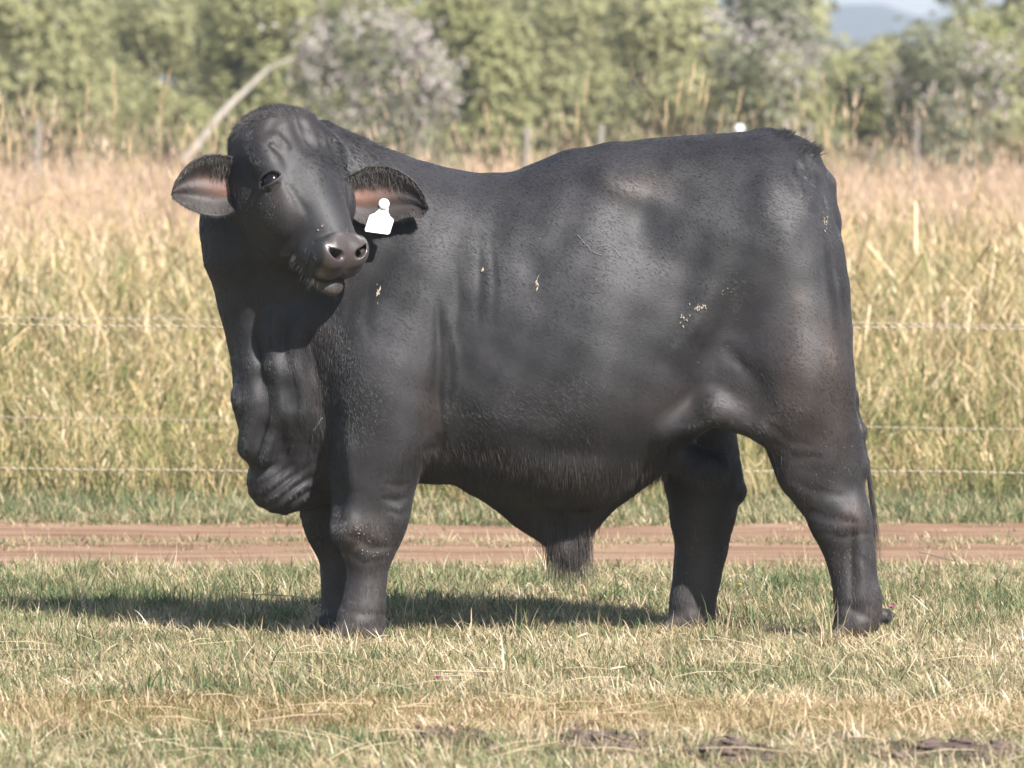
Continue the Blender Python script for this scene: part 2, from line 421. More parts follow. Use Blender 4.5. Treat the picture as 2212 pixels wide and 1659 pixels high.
P9 = band(5.8, 13, 15, fn=lambda x, y: patchy(x, y, .7, 71, .42, .6))
scatter('tall_green_grass', t_grn_tall, P9, sizes(len(P9), .5, 1.05) * np.clip(.45 + .16 * (P9[:, 1] / YS - 6), .45, 1), [m_tall])
P9b = band(6.2, 14, 9, fn=lambda x, y: patchy(x, y, 1.1, 75, .4, .6))
P9b[:, 2] += rng.random(len(P9b)) * np.clip((P9b[:, 1] / YS - 5.8) * .25, .1, .8)
scatter('broken_straw_leaves', t_chaff, P9b, sizes(len(P9b), .4, 1.1), [m_tall], .5)
P10 = band(17, 56, 9, 2.0)
scatter('far_dry_grass', t_far, P10, sizes(len(P10), .75, 1.15) * (.62 + .85 * fbm(P10[:, 0] * .5, P10[:, 1] * .3, 3, 81)), [m_far])
Pt = band(10, 34, .9, 2.0, fn=lambda x, y: patchy(x, y, .5, 95, .45, .6))
scatter('tall_clumps', t_tall, Pt, sizes(len(Pt), 1.05, 1.35), [m_tall])
Pw = band(11, 42, 4.5, 2.0, fn=lambda x, y: .15 + .85 * np.maximum(patchy(x, y, .35, 85, .42, .60), np.clip((-.45 * (y / YS + 14) * .1036 - x) / 1.5, 0, 1)))
scatter('wispy_grass', t_wisp, Pw, sizes(len(Pw), .65, 1.22), [m_far])
P11 = band(55, 120, 1.6, 5.0)
scatter('field_grass_beyond_posts', t_far, P11, sizes(len(P11), .9, 1.3) , [m_far])
for o in list(scene.objects):
    if o.modifiers: o['kind'] = 'stuff'
# ------------------------------------------------------------------ the bull's body: one implicit surface, meshed
def smin(a, b, k):
    h = np.clip(0.5 + 0.5 * (b - a) / k, 0, 1)
    return b + (a - b) * h - k * h * (1 - h)

def smax(a, b, k):
    return -smin(-a, -b, k)

def ell(P, c, r, M=None):
    q = P - np.asarray(c, np.float32)
    if M is not None:
        q = q @ M
    r = np.asarray(r, np.float32)
    k0 = np.sqrt(((q / r) ** 2).sum(1)) + 1e-6
    k1 = np.sqrt(((q / (r * r)) ** 2).sum(1)) + 1e-6
    return k0 * (k0 - 1) / k1

def chain(P, pts, k=0.0, ys=1.0):
    """round cones through pts = [(point, radius)]; ys > 1 flattens them across y"""
    out = None
    S = np.array([1, ys, 1], np.float32)
    for (a, ra), (b, rb) in zip(pts[:-1], pts[1:]):
        a = np.asarray(a, np.float32); b = np.asarray(b, np.float32)
        ab = (b - a) * S
        q = (P - a) * S
        t = np.clip((q @ ab) / max(float(ab @ ab), 1e-9), 0, 1)
        d = np.sqrt(((q - t[:, None] * ab) ** 2).sum(1)) - (ra + (rb - ra) * t)
        out = d if out is None else (np.minimum(out, d) if k == 0 else smin(out, d, k))
    return out

def smooth_interp(x, xs, ys):
    """monotone-ish cubic through the stations"""
    xs = np.asarray(xs, float); ys = np.asarray(ys, float)
    i = np.clip(np.searchsorted(xs, x) - 1, 0, len(xs) - 2)
    m = np.gradient(ys, xs)
    h = xs[i + 1] - xs[i]
    t = np.clip((x - xs[i]) / h, 0, 1)
    t2, t3 = t * t, t * t * t
    return ((2 * t3 - 3 * t2 + 1) * ys[i] + (t3 - 2 * t2 + t) * h * m[i] + (-2 * t3 + 3 * t2) * ys[i + 1] + (t3 - t2) * h * m[i + 1])

def torso(P):
    #      px   top  bot   half width, centre y, where widest (0 top .. 1 bottom)
    T = [(760, 322, 960, .20, -.03, .50),
         (830, 346, 1020, .255, -.02, .52),
         (900, 367, 1040, .30, -.01, .54),
         (1000, 375, 1052, .33, 0, .55),
         (1100, 370, 1085, .345, 0, .56),
         (1200, 337, 1108, .355, 0, .57),
         (1300, 315, 1096, .36, 0, .57),
         (1400, 300, 1035, .345, .01, .55),
         (1500, 292, 950, .325, .01, .52),
         (1600, 286, 895, .315, .02, .48),
         (1680, 290, 860, .30, .02, .45),
         (1750, 322, 830, .26, .02, .45),
         (1800, 420, 800, .19, .02, .45)]
    xs = [W(t[0], 700, 0)[0] for t in T]
    X = P[:, 0]
    top = smooth_interp(X, xs, [W(t[0], t[1], 0)[2] for t in T])
    bot = smooth_interp(X, xs, [W(t[0], t[2], -.04)[2] for t in T])
    hy = smooth_interp(X, xs, [t[3] for t in T])
    cy = smooth_interp(X, xs, [t[4] for t in T])
    wf = smooth_interp(X, xs, [t[5] for t in T])
    zc = top + (bot - top) * wf
    up = P[:, 2] > zc
    hz = np.where(up, top - zc, zc - bot)
    n = np.where(up, 2.15, 2.1)
    dy = np.abs(P[:, 1] - cy) / hy
    dz = np.abs(P[:, 2] - zc) / hz
    rr = (dy ** n + dz ** n + 1e-9) ** (1 / n)
    d = (rr - 1) * np.minimum(hy, hz)
    over = np.maximum(xs[0] - X, X - xs[-1])
    return smax(d, over, .06)

def zloft(P, rows, kend=.02, n=2.2, Yref=None):
    """a limb: rows (py, front px, back px, centre y, half width y), from top to bottom"""
    zs, fr, bk, cy, hy = [], [], [], [], []
    for py, f, b, c, h in rows:
        wf, wb = W(f, py, c), W(b, py, c)
        zs.append(wf[2]); fr.append(wf[0]); bk.append(wb[0]); cy.append(c); hy.append(h)
    zs, fr, bk, cy, hy = [np.array(v)[::-1] for v in (zs, fr, bk, cy, hy)]
    Z = P[:, 2]
    f = smooth_interp(Z, zs, fr); b = smooth_interp(Z, zs, bk)
    c = smooth_interp(Z, zs, cy); h = smooth_interp(Z, zs, hy)
    xc, hx = (f + b) / 2, (b - f) / 2
    dx = np.abs(P[:, 0] - xc) / hx
    dy = np.abs(P[:, 1] - c) / h
    rr = (dx ** n + dy ** n + 1e-9) ** (1 / n)
    d = (rr - 1) * np.minimum(hx, h)
    over = np.maximum(zs[0] - Z, Z - zs[-1])
    return smax(d, over, kend)

# head frame: origin at the poll, A down the face to the muzzle, N out of the face, L to the animal's right (nearer the camera)
_th, _ph, _rl = math.radians(35), math.radians(37), math.radians(5)
_h = np.array([math.sin(_th), -math.cos(_th), 0.])
HA = math.cos(_ph) * np.array([0, 0, -1.]) + math.sin(_ph) * _h
HN = math.cos(_ph) * _h + math.sin(_ph) * np.array([0, 0, 1.])
HL = np.array([-math.cos(_th), -math.sin(_th), 0.])
HL, HA = math.cos(_rl) * HL + math.sin(_rl) * HA, math.cos(_rl) * HA - math.sin(_rl) * HL
HM = np.stack([HA, HL, HN], 1)          # world = O + M @ local
HO = W(594, 230, -.24)

def HW(s, l, n):
    return HO + HM @ np.array([s, l, n])

def head(P):
    Q = ((P - HO) @ HM).astype(np.float32)      # s, l, n
    s, l, n = Q[:, 0], Q[:, 1], Q[:, 2]
    al = np.abs(l)
    #     s     front  back   half-width
    R = [(.00, -.02, -.17, .100),
         (.04, .030, -.21, .124),
         (.09, .048, -.24, .134),
         (.15, .050, -.25, .138),
         (.21, .044, -.26, .132),
         (.26, .036, -.265, .118),
         (.31, .026, -.265, .106),
         (.36, .018, -.250, .094),
         (.41, .012, -.220, .082),
         (.455, .008, -.185, .076),
         (.50, .004, -.150, .073),
         (.535, -.01, -.115, .062)]
    ss = [r[0] for r in R]
    fr = smooth_interp(s, ss, [r[1] for r in R]); bk = smooth_interp(s, ss, [r[2] for r in R]); hw = smooth_interp(s, ss, [r[3] for r in R])
    nc, hn = (fr + bk) / 2, (fr - bk) / 2
    # narrower towards the jaw
    u = (n - nc) / hn
    hwj = hw * np.clip(1 - .20 * np.clip(-u, 0, 1) - .02 * np.clip(u, 0, 1), .3, 2)
    e = 2.5
    rr = ((al / hwj) ** e + np.abs(u) ** e + 1e-9) ** (1 / e)
    d = (rr - 1) * np.minimum(hwj, hn)
    d = smax(d, np.maximum(-s, s - .535), .07)
    q = np.stack([s, al, n], 1)
    E = lambda c, r: ell(q, c, r)
    # dome of the poll
    d = smin(d, E((.080, .0, -.055), (.098, .122, .098)), .05)
    # brow ridges over the orbits, cheeks, jaw
    d = smin(d, E((.170, .114, -.008), (.068, .036, .040)), .05)
    d = smin(d, E((.285, .092, -.045), (.055, .036, .050)), .05)
    d = smin(d, E((.30, .066, -.170), (.10, .045, .080)), .05)
    d = smin(d, E((.20, .078, -.150), (.10, .060, .085)), .06)
    d = smin(d, E((.305, .102, -.075), (.070, .034, .060)), .04)
    # hollow between cheek and nose, dip of the forehead
    d = smax(d, -E((.150, .0, .108), (.055, .022, .053)), .04)
    # nose bridge
    d = smin(d, chain(q, [((.25, 0, -.020), .058), ((.38, 0, -.035), .052), ((.45, 0, -.040), .046)]), .05)
    # muzzle pad and nostril wings
    d = smin(d, E((.488, .040, -.034), (.046, .042, .046)), .022)
    d = smin(d, E((.465, .062, -.072), (.045, .030, .050)), .03)
    d = smin(d, E((.500, .034, -.085), (.036, .046, .036)), .02)
    d = smin(d, E((.478, .066, -.028), (.030, .018, .032)), .018)
    # nostril: a slanting comma
    d = smax(d, -chain(q, [((.522, .028, .000), .0105), ((.508, .046, -.002), .0115), ((.488, .062, -.006), .0095), ((.474, .072, -.016), .006)]), .008)
    d = smax(d, -chain(q, [((.514, .036, .0), .011), ((.494, .044, -.035), .014)]), .006)
    # mouth: groove round the end of the muzzle, chin below it
    d = smax(d, -chain(q, [((.550, .0, -.090), .012), ((.548, .030, -.100), .011), ((.524, .066, -.113), .009), ((.48, .082, -.122), .003)]), .012)
    ch = smin(E((.522, .0, -.128), (.036, .036, .024)), E((.475, .0, -.142), (.06, .045, .026)), .03)
    d = smin(d, ch, .007)
    # eye opening and the lids round it
    qe = q - EYE
    ea = qe[:, 1] * .74 + qe[:, 2] * .673; et = -qe[:, 1] * .673 + qe[:, 2] * .74
    d = smin(d, np.sqrt(qe[:, 0] ** 2 + et ** 2 + ea ** 2) - .0300, .012)
    lid = np.sqrt((qe[:, 0] / .76) ** 2 + (et / 1.42) ** 2)
    d = smin(d, np.sqrt((lid - .0235) ** 2 + (ea - .0240 + et * et * 12) ** 2) - .0045, .008)
    qo = np.stack([qe[:, 0] - .0005, et, ea - .023 + et * et * 12], 1)
    d = smax(d, -ell(qo, (0, 0, 0), (.0138, .0345, .022)), .004)
    # creases: under the eye, above the brow, along the face
    def crease(pts, w, dep):
        nonlocal d
        g = None
        for a, b in zip(pts[:-1], pts[1:]):
            a = np.array(a, np.float32); b = np.array(b, np.float32)
            v = b - a; w3 = q - a
            t = np.clip((w3 @ v) / float(v @ v), 0, 1)
            dd = ((w3 - t[:, None] * v) ** 2).sum(1)
            g = dd if g is None else np.minimum(g, dd)
        d = d + dep * np.exp(-g / (w * w))
    crease([(.262, .138, -.036), (.270, .134, -.018), (.262, .122, .004)], .0045, .004)
    crease([(.140, .120, .005), (.158, .104, .034), (.190, .092, .044), (.235, .088, .044), (.270, .092, .034)], .011, .007)
    crease([(.115, .105, .010), (.130, .080, .042), (.170, .066, .052)], .014, -.005)
    crease([(.280, .100, .010), (.320, .092, .008), (.360, .078, .004)], .012, .004)
    crease([(.29, .118, -.05), (.33, .108, -.07), (.36, .098, -.09)], .014, .003)
    crease([(.455, .078, -.02), (.48, .088, -.055), (.50, .086, -.095)], .008, .003)
    crease([(.440, .0, .014), (.445, .035, .010), (.455, .070, -.015)], .010, .0025)
    crease([(.03, .020, .03), (.09, .012, .06), (.16, .010, .06)], .014, .005)
    d = d - .0016 * np.sin(s * 120 + 3 * np.sin(l * 40)) * np.exp(-((s - .10) / .07) ** 2) * (n > -.02) * .5
    return d

EYE = np.array([.236, .117, -.020])

BUMPS = [  # px, py, rx, ry, amplitude (m, + swells), tilt degrees: muscle and fat under the hide of the near side
    (800, 830, 90, 120, .020, 10), (1010, 760, 70, 170, -.010, 8), (880, 960, 60, 70, .010, 0),
    (1395, 500, 70, 80, -.022, -20), (1330, 395, 90, 40, .014, 25), (1240, 300, 150, 40, .006, 0),
    (1470, 600, 45, 130, -.012, 25), (1560, 520, 110, 110, .014, 0), (1640, 700, 60, 90, -.008, 30),
    (1620, 800, 70, 60, -.008, 40), (1545, 860, 60, 60, .010, -20), (1500, 700, 40, 90, .008, 25),
    (1740, 820, 90, 90, .014, 0), (1690, 480, 60, 130, .010, -15), (1150, 590, 30, 45, -.006, 0),
    (1300, 830, 140, 90, .010, 0), (1420, 790, 60, 60, -.008, 0), (985, 640, 40, 60, -.006, 0),
    (900, 560, 60, 130, .008, 10), (760, 760, 50, 70, .008, 0), (1250, 700, 60, 120, .006, 15),
    (1180, 900, 60, 60, -.006, 0), (1060, 900, 50, 90, .006, 0), (1240, 975, 90, 30, -.010, 8),
    (770, 1145, 45, 40, .010, 0), (800, 1235, 60, 30, -.004, 0), (1845, 1110, 40, 40, .007, 0), (1800, 1190, 50, 40, -.004, 0), (1700, 1050, 30, 40, .006, 0), (1760, 1090, 20, 60, -.006, 30), (1865, 1220, 14, 90, .006, 0), (1840, 1215, 8, 90, -.006, 0), (808, 1250, 8, 60, -.004, 0), (745, 1000, 20, 80, .005, 0), (860, 1130, 20, 40, .006, 0), (1850, 1290, 50, 30, .005, 0), (780, 1330, 45, 30, .005, 0), (830, 1040, 30, 60, .006, 10), (1830, 1060, 25, 50, -.006, 0),
    (1790, 1000, 30, 60, .008, 20), (1700, 960, 60, 50, .006, 0), (1500, 400, 60, 40, -.006, 0)]
CREASES = [  # polyline px, width px, depth m (near side)
    ([(945, 640), (950, 760), (945, 850), (952, 930)], 10, .012),
    ([(965, 700), (972, 800), (968, 890)], 6, .004), ([(985, 560), (990, 650), (980, 740)], 7, .003),
    ([(1030, 480), (1035, 600), (1030, 720)], 6, .003), ([(1060, 520), (1068, 620), (1062, 700)], 5, .0025),
    ([(905, 980), (945, 965), (960, 930)], 9, .007),
    ([(1700, 370), (1720, 400), (1725, 430)], 7, .005), ([(1745, 360), (1765, 400), (1768, 450), (1790, 500)], 9, .018),
    ([(1782, 470), (1800, 600), (1818, 740), (1834, 860)], 6, .006),
    ([(1720, 345), (1745, 385), (1748, 425)], 8, .012), ([(1670, 330), (1690, 360)], 7, .003),
    ([(1590, 770), (1640, 830), (1670, 880)], 14, .007), ([(1560, 740), (1610, 800)], 12, .005),
    ([(1640, 900), (1700, 950), (1760, 965)], 8, .004), ([(1650, 940), (1720, 985), (1790, 990)], 8, .003),
    ([(1700, 1030), (1760, 1060), (1830, 1075)], 8, .0035), ([(1735, 1095), (1790, 1120), (1860, 1130)], 9, .005),
    ([(1760, 1140), (1820, 1160), (1885, 1150)], 7, .003), ([(1810, 1300), (1850, 1320), (1890, 1345)], 8, .005),
    ([(1850, 1190), (1880, 1230), (1890, 1270)], 7, .004),
    ([(830, 1040), (865, 1050), (888, 1040)], 5, .003), ([(820, 1075), (860, 1082), (885, 1070)], 6, .0045),
    ([(835, 1100), (865, 1112), (880, 1100)], 5, .003), ([(760, 1150), (800, 1185), (850, 1180)], 9, .006),
    ([(745, 1195), (790, 1215), (840, 1205)], 7, .003), ([(722, 1300), (770, 1325), (830, 1330)], 8, .003),
    ([(735, 1090), (745, 1140), (765, 1170)], 8, .004), ([(812, 1300), (825, 1330), (820, 1360)], 6, .004),
    ([(800, 620), (790, 690), (800, 740)], 9, .003), ([(760, 660), (742, 720), (745, 780)], 9, .004),
    ([(1180, 355), (1300, 330), (1420, 318)], 12, .003)]

def px_world(px, py, Y):
    p = W(px, py, Y)
    return p[0], p[2]

def body(P):
    P = P.astype(np.float32)
    side = P[:, 1]
    d = torso(P)
    # neck, turned towards the camera, and its crest
    d = smin(d, chain(P, [(W(960, 640, 0), .30), (W(800, 560, -.02), .275), (W(655, 500, -.06), .245), (W(600, 470, -.09), .215)], ys=1.12), .09)
    d = smin(d, chain(P, [(W(980, 470, 0), .10), (W(860, 425, -.03), .085), (W(760, 365, -.07), .085), (W(690, 315, -.12), .075)]), .05)
    # throat, dewlap, brisket
    d = smin(d, chain(P, [(W(600, 560, -.06), .20), (W(612, 760, -.06), .150), (W(622, 880, -.06), .150), (W(632, 960, -.04), .125)], ys=1.0), .07)
    d = smin(d, chain(P, [(W(760, 700, -.0), .26), (W(740, 880, .0), .20), (W(760, 970, 0), .16)]), .08)
    d = smin(d, chain(P, [(W(560, 720, -.14), .055), (W(548, 860, -.15), .052), (W(552, 960, -.13), .045), (W(570, 1015, -.10), .035)], k=.03, ys=1.0), .03)
    d = smin(d, chain(P, [(W(600, 690, -.20), .045), (W(585, 790, -.20), .028), (W(592, 900, -.19), .022), (W(575, 985, -.17), .02)], k=.03), .02)
    d = smin(d, chain(P, [(W(655, 690, -.20), .05), (W(625, 800, -.195), .045), (W(640, 880, -.18), .05)], k=.03), .03)
    d = smin(d, ell(P, W(612, 1050, -.05), (.094, .10, .078)), .035)
    d = smin(d, ell(P, W(580, 1035, -.05), (.055, .09, .06)), .03)
    d = smin(d, ell(P, W(650, 985, -.0), (.11, .12, .14)), .05)
    # shoulder, thigh
    d = smin(d, ell(P, W(850, 780, -.20), (.15, .13, .24)), .07)
    d = smin(d, ell(P, W(850, 780, .20), (.15, .13, .24)), .07)
    d = smin(d, ell(P, W(1690, 640, -.185), (.17, .14, .32)), .07)
    d = smin(d, ell(P, W(1640, 640, .20), (.18, .13, .30)), .07)
    # near hind leg
    d = smin(d, zloft(P, [(500, 1620, 1796, -.12, .10), (600, 1600, 1815, -.16, .135), (700, 1585, 1834, -.19, .15), (800, 1590, 1841, -.20, .15), (880, 1612, 1848, -.20, .135),
                          (950, 1650, 1862, -.20, .110), (1000, 1668, 1870, -.20, .095), (1060, 1699, 1868, -.20, .083), (1110, 1730, 1878, -.20, .078),
                          (1180, 1766, 1889, -.20, .066), (1250, 1794, 1895, -.20, .060), (1300, 1803, 1902, -.20, .062), (1340, 1802, 1905, -.20, .066), (1372, 1800, 1900, -.20, .060)], kend=.05), .055)
    d = smin(d, ell(P, W(1862, 1006, -.20), (.018, .035, .028)), .02)
    d = smin(d, ell(P, W(1912, 1330, -.19), (.016, .03, .018)), .012)
    # far hind leg
    d = smin(d, zloft(P, [(640, 1420, 1640, .18, .12), (800, 1420, 1604, .19, .12), (905, 1424, 1591, .19, .105), (980, 1427, 1596, .19, .095), (1050, 1437, 1606, .19, .085),
                          (1110, 1447, 1590, .19, .075), (1180, 1456, 1574, .19, .063), (1250, 1454, 1556, .19, .058), (1310, 1446, 1546, .19, .062), (1355, 1442, 1542, .19, .060)]), .03)
    d = smin(d, ell(P, W(1596, 1062, .19), (.018, .035, .025)), .02)
    # near fore leg
    d = smin(d, zloft(P, [(640, 770, 940, -.16, .10), (800, 748, 956, -.19, .13), (900, 738, 948, -.20, .125), (960, 727, 930, -.20, .115), (1020, 718, 905, -.20, .10), (1080, 716, 891, -.20, .088),
                          (1130, 719, 879, -.20, .080), (1190, 736, 857, -.20, .068), (1230, 747, 842, -.20, .060), (1280, 744, 833, -.20, .056), (1320, 733, 831, -.20, .060), (1350, 727, 832, -.20, .064), (1380, 725, 830, -.20, .060)]), .035)
    d = smin(d, ell(P, W(748, 1140, -.235), (.035, .045, .05)), .03)
    # far fore leg
    d = smin(d, zloft(P, [(900, 660, 800, .12, .10), (1040, 640, 770, .13, .09), (1110, 648, 768, .13, .08), (1160, 664, 768, .13, .07), (1210, 688, 770, .13, .058), (1280, 694, 768, .13, .055), (1330, 696, 768, .13, .058), (1358, 694, 770, .13, .058)]), .03)
    # hooves: two claws a foot
    for (px, py, Y, yaw) in ((768, 1372, -.235, .25), (757, 1370, -.165, -.1), (1846, 1366, -.235, .2), (1838, 1364, -.165, -.1),
                             (722, 1352, .10, .2), (728, 1350, .165, -.1), (1486, 1350, .155, .2), (1482, 1350, .225, -.1)):
        c = W(px, py, Y)
        fwd = np.array([-math.cos(yaw), math.sin(-yaw), 0.])
        toe = c + fwd * .060
        cl = chain(P, [((c[0], c[1], .040), .034), ((toe[0], toe[1], .014), .014)])
        cl = smax(cl, -(P[:, 2] - .002), .006)
        d = smin(d, cl, .012)
    # the dark recess between brisket and near fore leg
    d = smax(d, -chain(P, [(W(706, 860, -.31), .012), (W(712, 950, -.29), .045), (W(706, 1060, -.27), .060), (W(700, 1110, -.27), .055)]), .03)
    # sheath, scrotum, tail
    d = smin(d, chain(P, [(W(1050, 1030, 0), .05), (W(1130, 1095, 0), .055), (W(1190, 1150, -.01), .042), (W(1218, 1180, -.01), .030)]), .06)
    d = smin(d, chain(P, [(W(1400, 985, 0), .06), (W(1310, 1065, 0), .048), (W(1250, 1140, -.005), .042), (W(1232, 1185, -.01), .030)]), .04)
    d = smin(d, ell(P, W(1528, 1008, -.07), (.068, .055, .048)), .03)
    d = smin(d, ell(P, W(1455, 985, -.05), (.085, .055, .042)), .04)
    d = smin(d, chain(P, [(W(1660, 312, .02), .040), (W(1735, 345, .02), .040), (W(1772, 400, .02), .036), (W(1788, 480, .02), .030), (W(1800, 600, .02), .026),
                          (W(1818, 740, .01), .022), (W(1835, 860, -.02), .018), (W(1855, 930, -.04), .015), (W(1862, 990, -.05), .012)], k=.03), .040)
    d = smin(d, ell(P, W(1215, 1090, 0), (.09, .05, .07)), .03)
    d = smin(d, ell(P, W(1600, 790, -.19), (.12, .09, .12)), .06)
    # flank fold
    d = smin(d, chain(P, [(W(1440, 930, -.22), .03), (W(1540, 890, -.25), .035), (W(1640, 915, -.25), .045)], k=.02), .05)
    # head
    d = smin(d, head(P), .035)
    hm = 1 - 1 / (1 + np.exp(-(np.sqrt((((P - HW(.28, 0, -.1)) / .36) ** 2).sum(1)) - .8) * 25))   # 1 on the head
    nm = (1 - hm) / (1 + np.exp((side + .02) * 60))
    x, z = P[:, 0], P[:, 2]
    for px, py, rx, ry, amp, tl in BUMPS:
        cx, cz = px_world(px, py, -.28); ca, sa = math.cos(math.radians(tl)), math.sin(math.radians(tl))
        u = (x - cx) * PXM; v = -(z - cz) * PXM
        g = np.exp(-((u * ca + v * sa) / rx) ** 2 - ((-u * sa + v * ca) / ry) ** 2)
        d = d - 1.25 * amp * g * nm
    for pts, w, dep in CREASES:
        pw = [px_world(a, b, -.28) for a, b in pts]
        g = np.full(len(P), 1e9); u = np.zeros(len(P)); m = len(pw) - 1
        for i, (a, b) in enumerate(zip(pw[:-1], pw[1:])):
            vx, vz = b[0] - a[0], b[1] - a[1]
            t = np.clip(((x - a[0]) * vx + (z - a[1]) * vz) / (vx * vx + vz * vz), 0, 1)
            dd = (x - a[0] - t * vx) ** 2 + (z - a[1] - t * vz) ** 2
            k = dd < g
            g = np.where(k, dd, g); u = np.where(k, (i + t) / m, u)
        w = w / PXM * (.55 + .75 * np.sin(np.pi * np.clip(u, .08, .92)))
        tap = np.sin(np.pi * u) ** .7
        d = d + .62 * dep * tap * (np.exp(-g / (w * w)) - .35 * np.exp(-(np.sqrt(g) - 2.2 * w) ** 2 / (1.6 * w * w))) * nm
    # folds of loose skin on dewlap and brisket
    fm = np.exp(-((x - W(590, 900, -.1)[0]) / .13) ** 2) * (1 - hm) * np.clip((W(0, 640, -.1)[2] - z) * 8, 0, 1) * np.clip((z - .40) * 8, 0, 1) / (1 + np.exp((side + .10) * 50))
    xs_ = x + .035 * np.sin(z * 6 + .6) + .012 * np.sin(z * 17)
    wav = np.abs(np.sin(xs_ * 40 + .8)) ** .7 * 1.0 + .4 * np.sin(xs_ * 88 - 9 * z)
    wav = wav + .8 * np.sin(z * 31 + x * 17 + 2 * np.sin(x * 40)) * np.exp(-((z - .62) / .22) ** 2) * .5
    d = d - .0095 * (wav - .5) * fm
    bm_ = np.exp(-(((x - W(625, 1060, -.1)[0]) / .07) ** 2 + ((z - W(625, 1060, -.1)[2]) / .05) ** 2))
    d = d - .006 * np.sin((z * .9 - x * .45) * 190 + 2.0 * np.sin(x * 25)) * bm_
    # soft unevenness
    nz = np.sin(x * 23 + 3.1 * np.sin(z * 9)) * np.sin(z * 19 + 2.3 * np.sin(x * 11 + 1)) + .6 * np.sin(x * 47 + z * 21) * np.sin(z * 41 - x * 17 + 2)
    d = d - .0016 * nz * (1 - .7 * hm)
    return d

def surface_nets(h=.0065):
    lo = np.array([-.93, -.82, -.02]); hi = np.array([1.16, .46, 1.56])
    B = 4
    nb = np.ceil((hi - lo) / (h * B)).astype(int)
    n = nb * B + 1
    cg = [lo[i] + np.arange(nb[i] + 1) * h * B for i in range(3)]
    C = np.stack(np.meshgrid(*cg, indexing='ij'), -1).reshape(-1, 3)
    cv = np.concatenate([body(c) for c in np.array_split(C, 4)]).reshape(nb + 1)
    mn = cv[:-1, :-1, :-1].copy(); mx = mn.copy()
    for a in (0, 1):
        for b in (0, 1):
            for c in (0, 1):
                s = cv[a:nb[0] + a, b:nb[1] + b, c:nb[2] + c]
                mn = np.minimum(mn, s); mx = np.maximum(mx, s)
    act = (mn < h * 3) & (mx > -h * 3)
    F = np.full(n, 1.0, np.float32)
    sgn = np.repeat(np.repeat(np.repeat(np.where(mn < 0, -1., 1.), B, 0), B, 1), B, 2)
    F[:-1, :-1, :-1] = sgn
    mask = np.zeros(n, bool)
    ai = np.argwhere(act) * B
    off = np.stack(np.meshgrid(*[np.arange(B + 1)] * 3, indexing='ij'), -1).reshape(-1, 3)
    idx = (ai[:, None, :] + off[None]).reshape(-1, 3)
    mask[idx[:, 0], idx[:, 1], idx[:, 2]] = True
    I = np.argwhere(mask)
    pts = lo + I * h
    vals = np.concatenate([body(c) for c in np.array_split(pts, max(1, len(pts) // 250000))])
    F[I[:, 0], I[:, 1], I[:, 2]] = vals
    ins = F < 0
    cnt = np.zeros(n - 1, np.int8)
    for a in (0, 1):
        for b in (0, 1):
            for c in (0, 1):
                cnt += ins[a:n[0] - 1 + a, b:n[1] - 1 + b, c:n[2] - 1 + c]
    cell = (cnt > 0) & (cnt < 8)
    vid = np.full(n - 1, -1, np.int64)
    ci = np.argwhere(cell)
    vid[cell] = np.arange(len(ci))
    acc = np.zeros((len(ci), 3)); num = np.zeros(len(ci))
    for ax in range(3):
        for a in (0, 1):
            for b in (0, 1):
                o0 = [0, 0, 0]; oth = [i for i in range(3) if i != ax]
                o0[oth[0]] = a; o0[oth[1]] = b
                o1 = list(o0); o1[ax] = 1
                p0 = ci + o0; p1 = ci + o1
                f0 = F[p0[:, 0], p0[:, 1], p0[:, 2]]; f1 = F[p1[:, 0], p1[:, 1], p1[:, 2]]
                m = (f0 < 0) != (f1 < 0)
                t = np.where(m, f0 / np.where(m, f0 - f1, 1), 0)
                q = p0.astype(float); q[:, ax] += t
                acc[m] += q[m]; num[m] += 1
    V = lo + acc / num[:, None] * h
    quads = []
    for ax in range(3):
        oth = [i for i in range(3) if i != ax]
        sl0 = [slice(None)] * 3; sl1 = [slice(None)] * 3
        sl0[ax] = slice(0, -1); sl1[ax] = slice(1, None)
        a, b = ins[tuple(sl0)], ins[tuple(sl1)]
        e = np.argwhere(a != b)
        e = e[(e[:, oth[0]] > 0) & (e[:, oth[1]] > 0) & (e[:, oth[0]] < n[oth[0]] - 1) & (e[:, oth[1]] < n[oth[1]] - 1)]
        s = a[e[:, 0], e[:, 1], e[:, 2]]
        def gv(da, db):
            g = e.copy(); g[:, oth[0]] -= da; g[:, oth[1]] -= db
            return vid[g[:, 0], g[:, 1], g[:, 2]]
        q = np.stack([gv(0, 0), gv(1, 0), gv(1, 1), gv(0, 1)], 1)
        flip = s if ax != 1 else ~s
        q[flip] = q[flip][:, ::-1]
        quads.append(q)
    Q = np.concatenate(quads)
    Q = Q[(Q >= 0).all(1)][:, ::-1]
    return V, Q

def gradient(P, e=.0015):
    g = np.empty((len(P), 3))
    for i in range(3):
        dv = np.zeros(3); dv[i] = e
        g[:, i] = (body(P + dv) - body(P - dv)) / (2 * e)
    return g

def project(V, it=2, cap=.004):
    for _ in range(it):
        out = []
        for c in np.array_split(V, max(1, len(V) // 200000)):
            g = gradient(c); f = body(c).astype(float)
            st = -(f / np.maximum((g ** 2).sum(1), .09))[:, None] * g
            ln = np.sqrt((st ** 2).sum(1))[:, None]
            out.append(c + st * np.minimum(1, cap / np.maximum(ln, 1e-9)))
        V = np.concatenate(out)
    return V

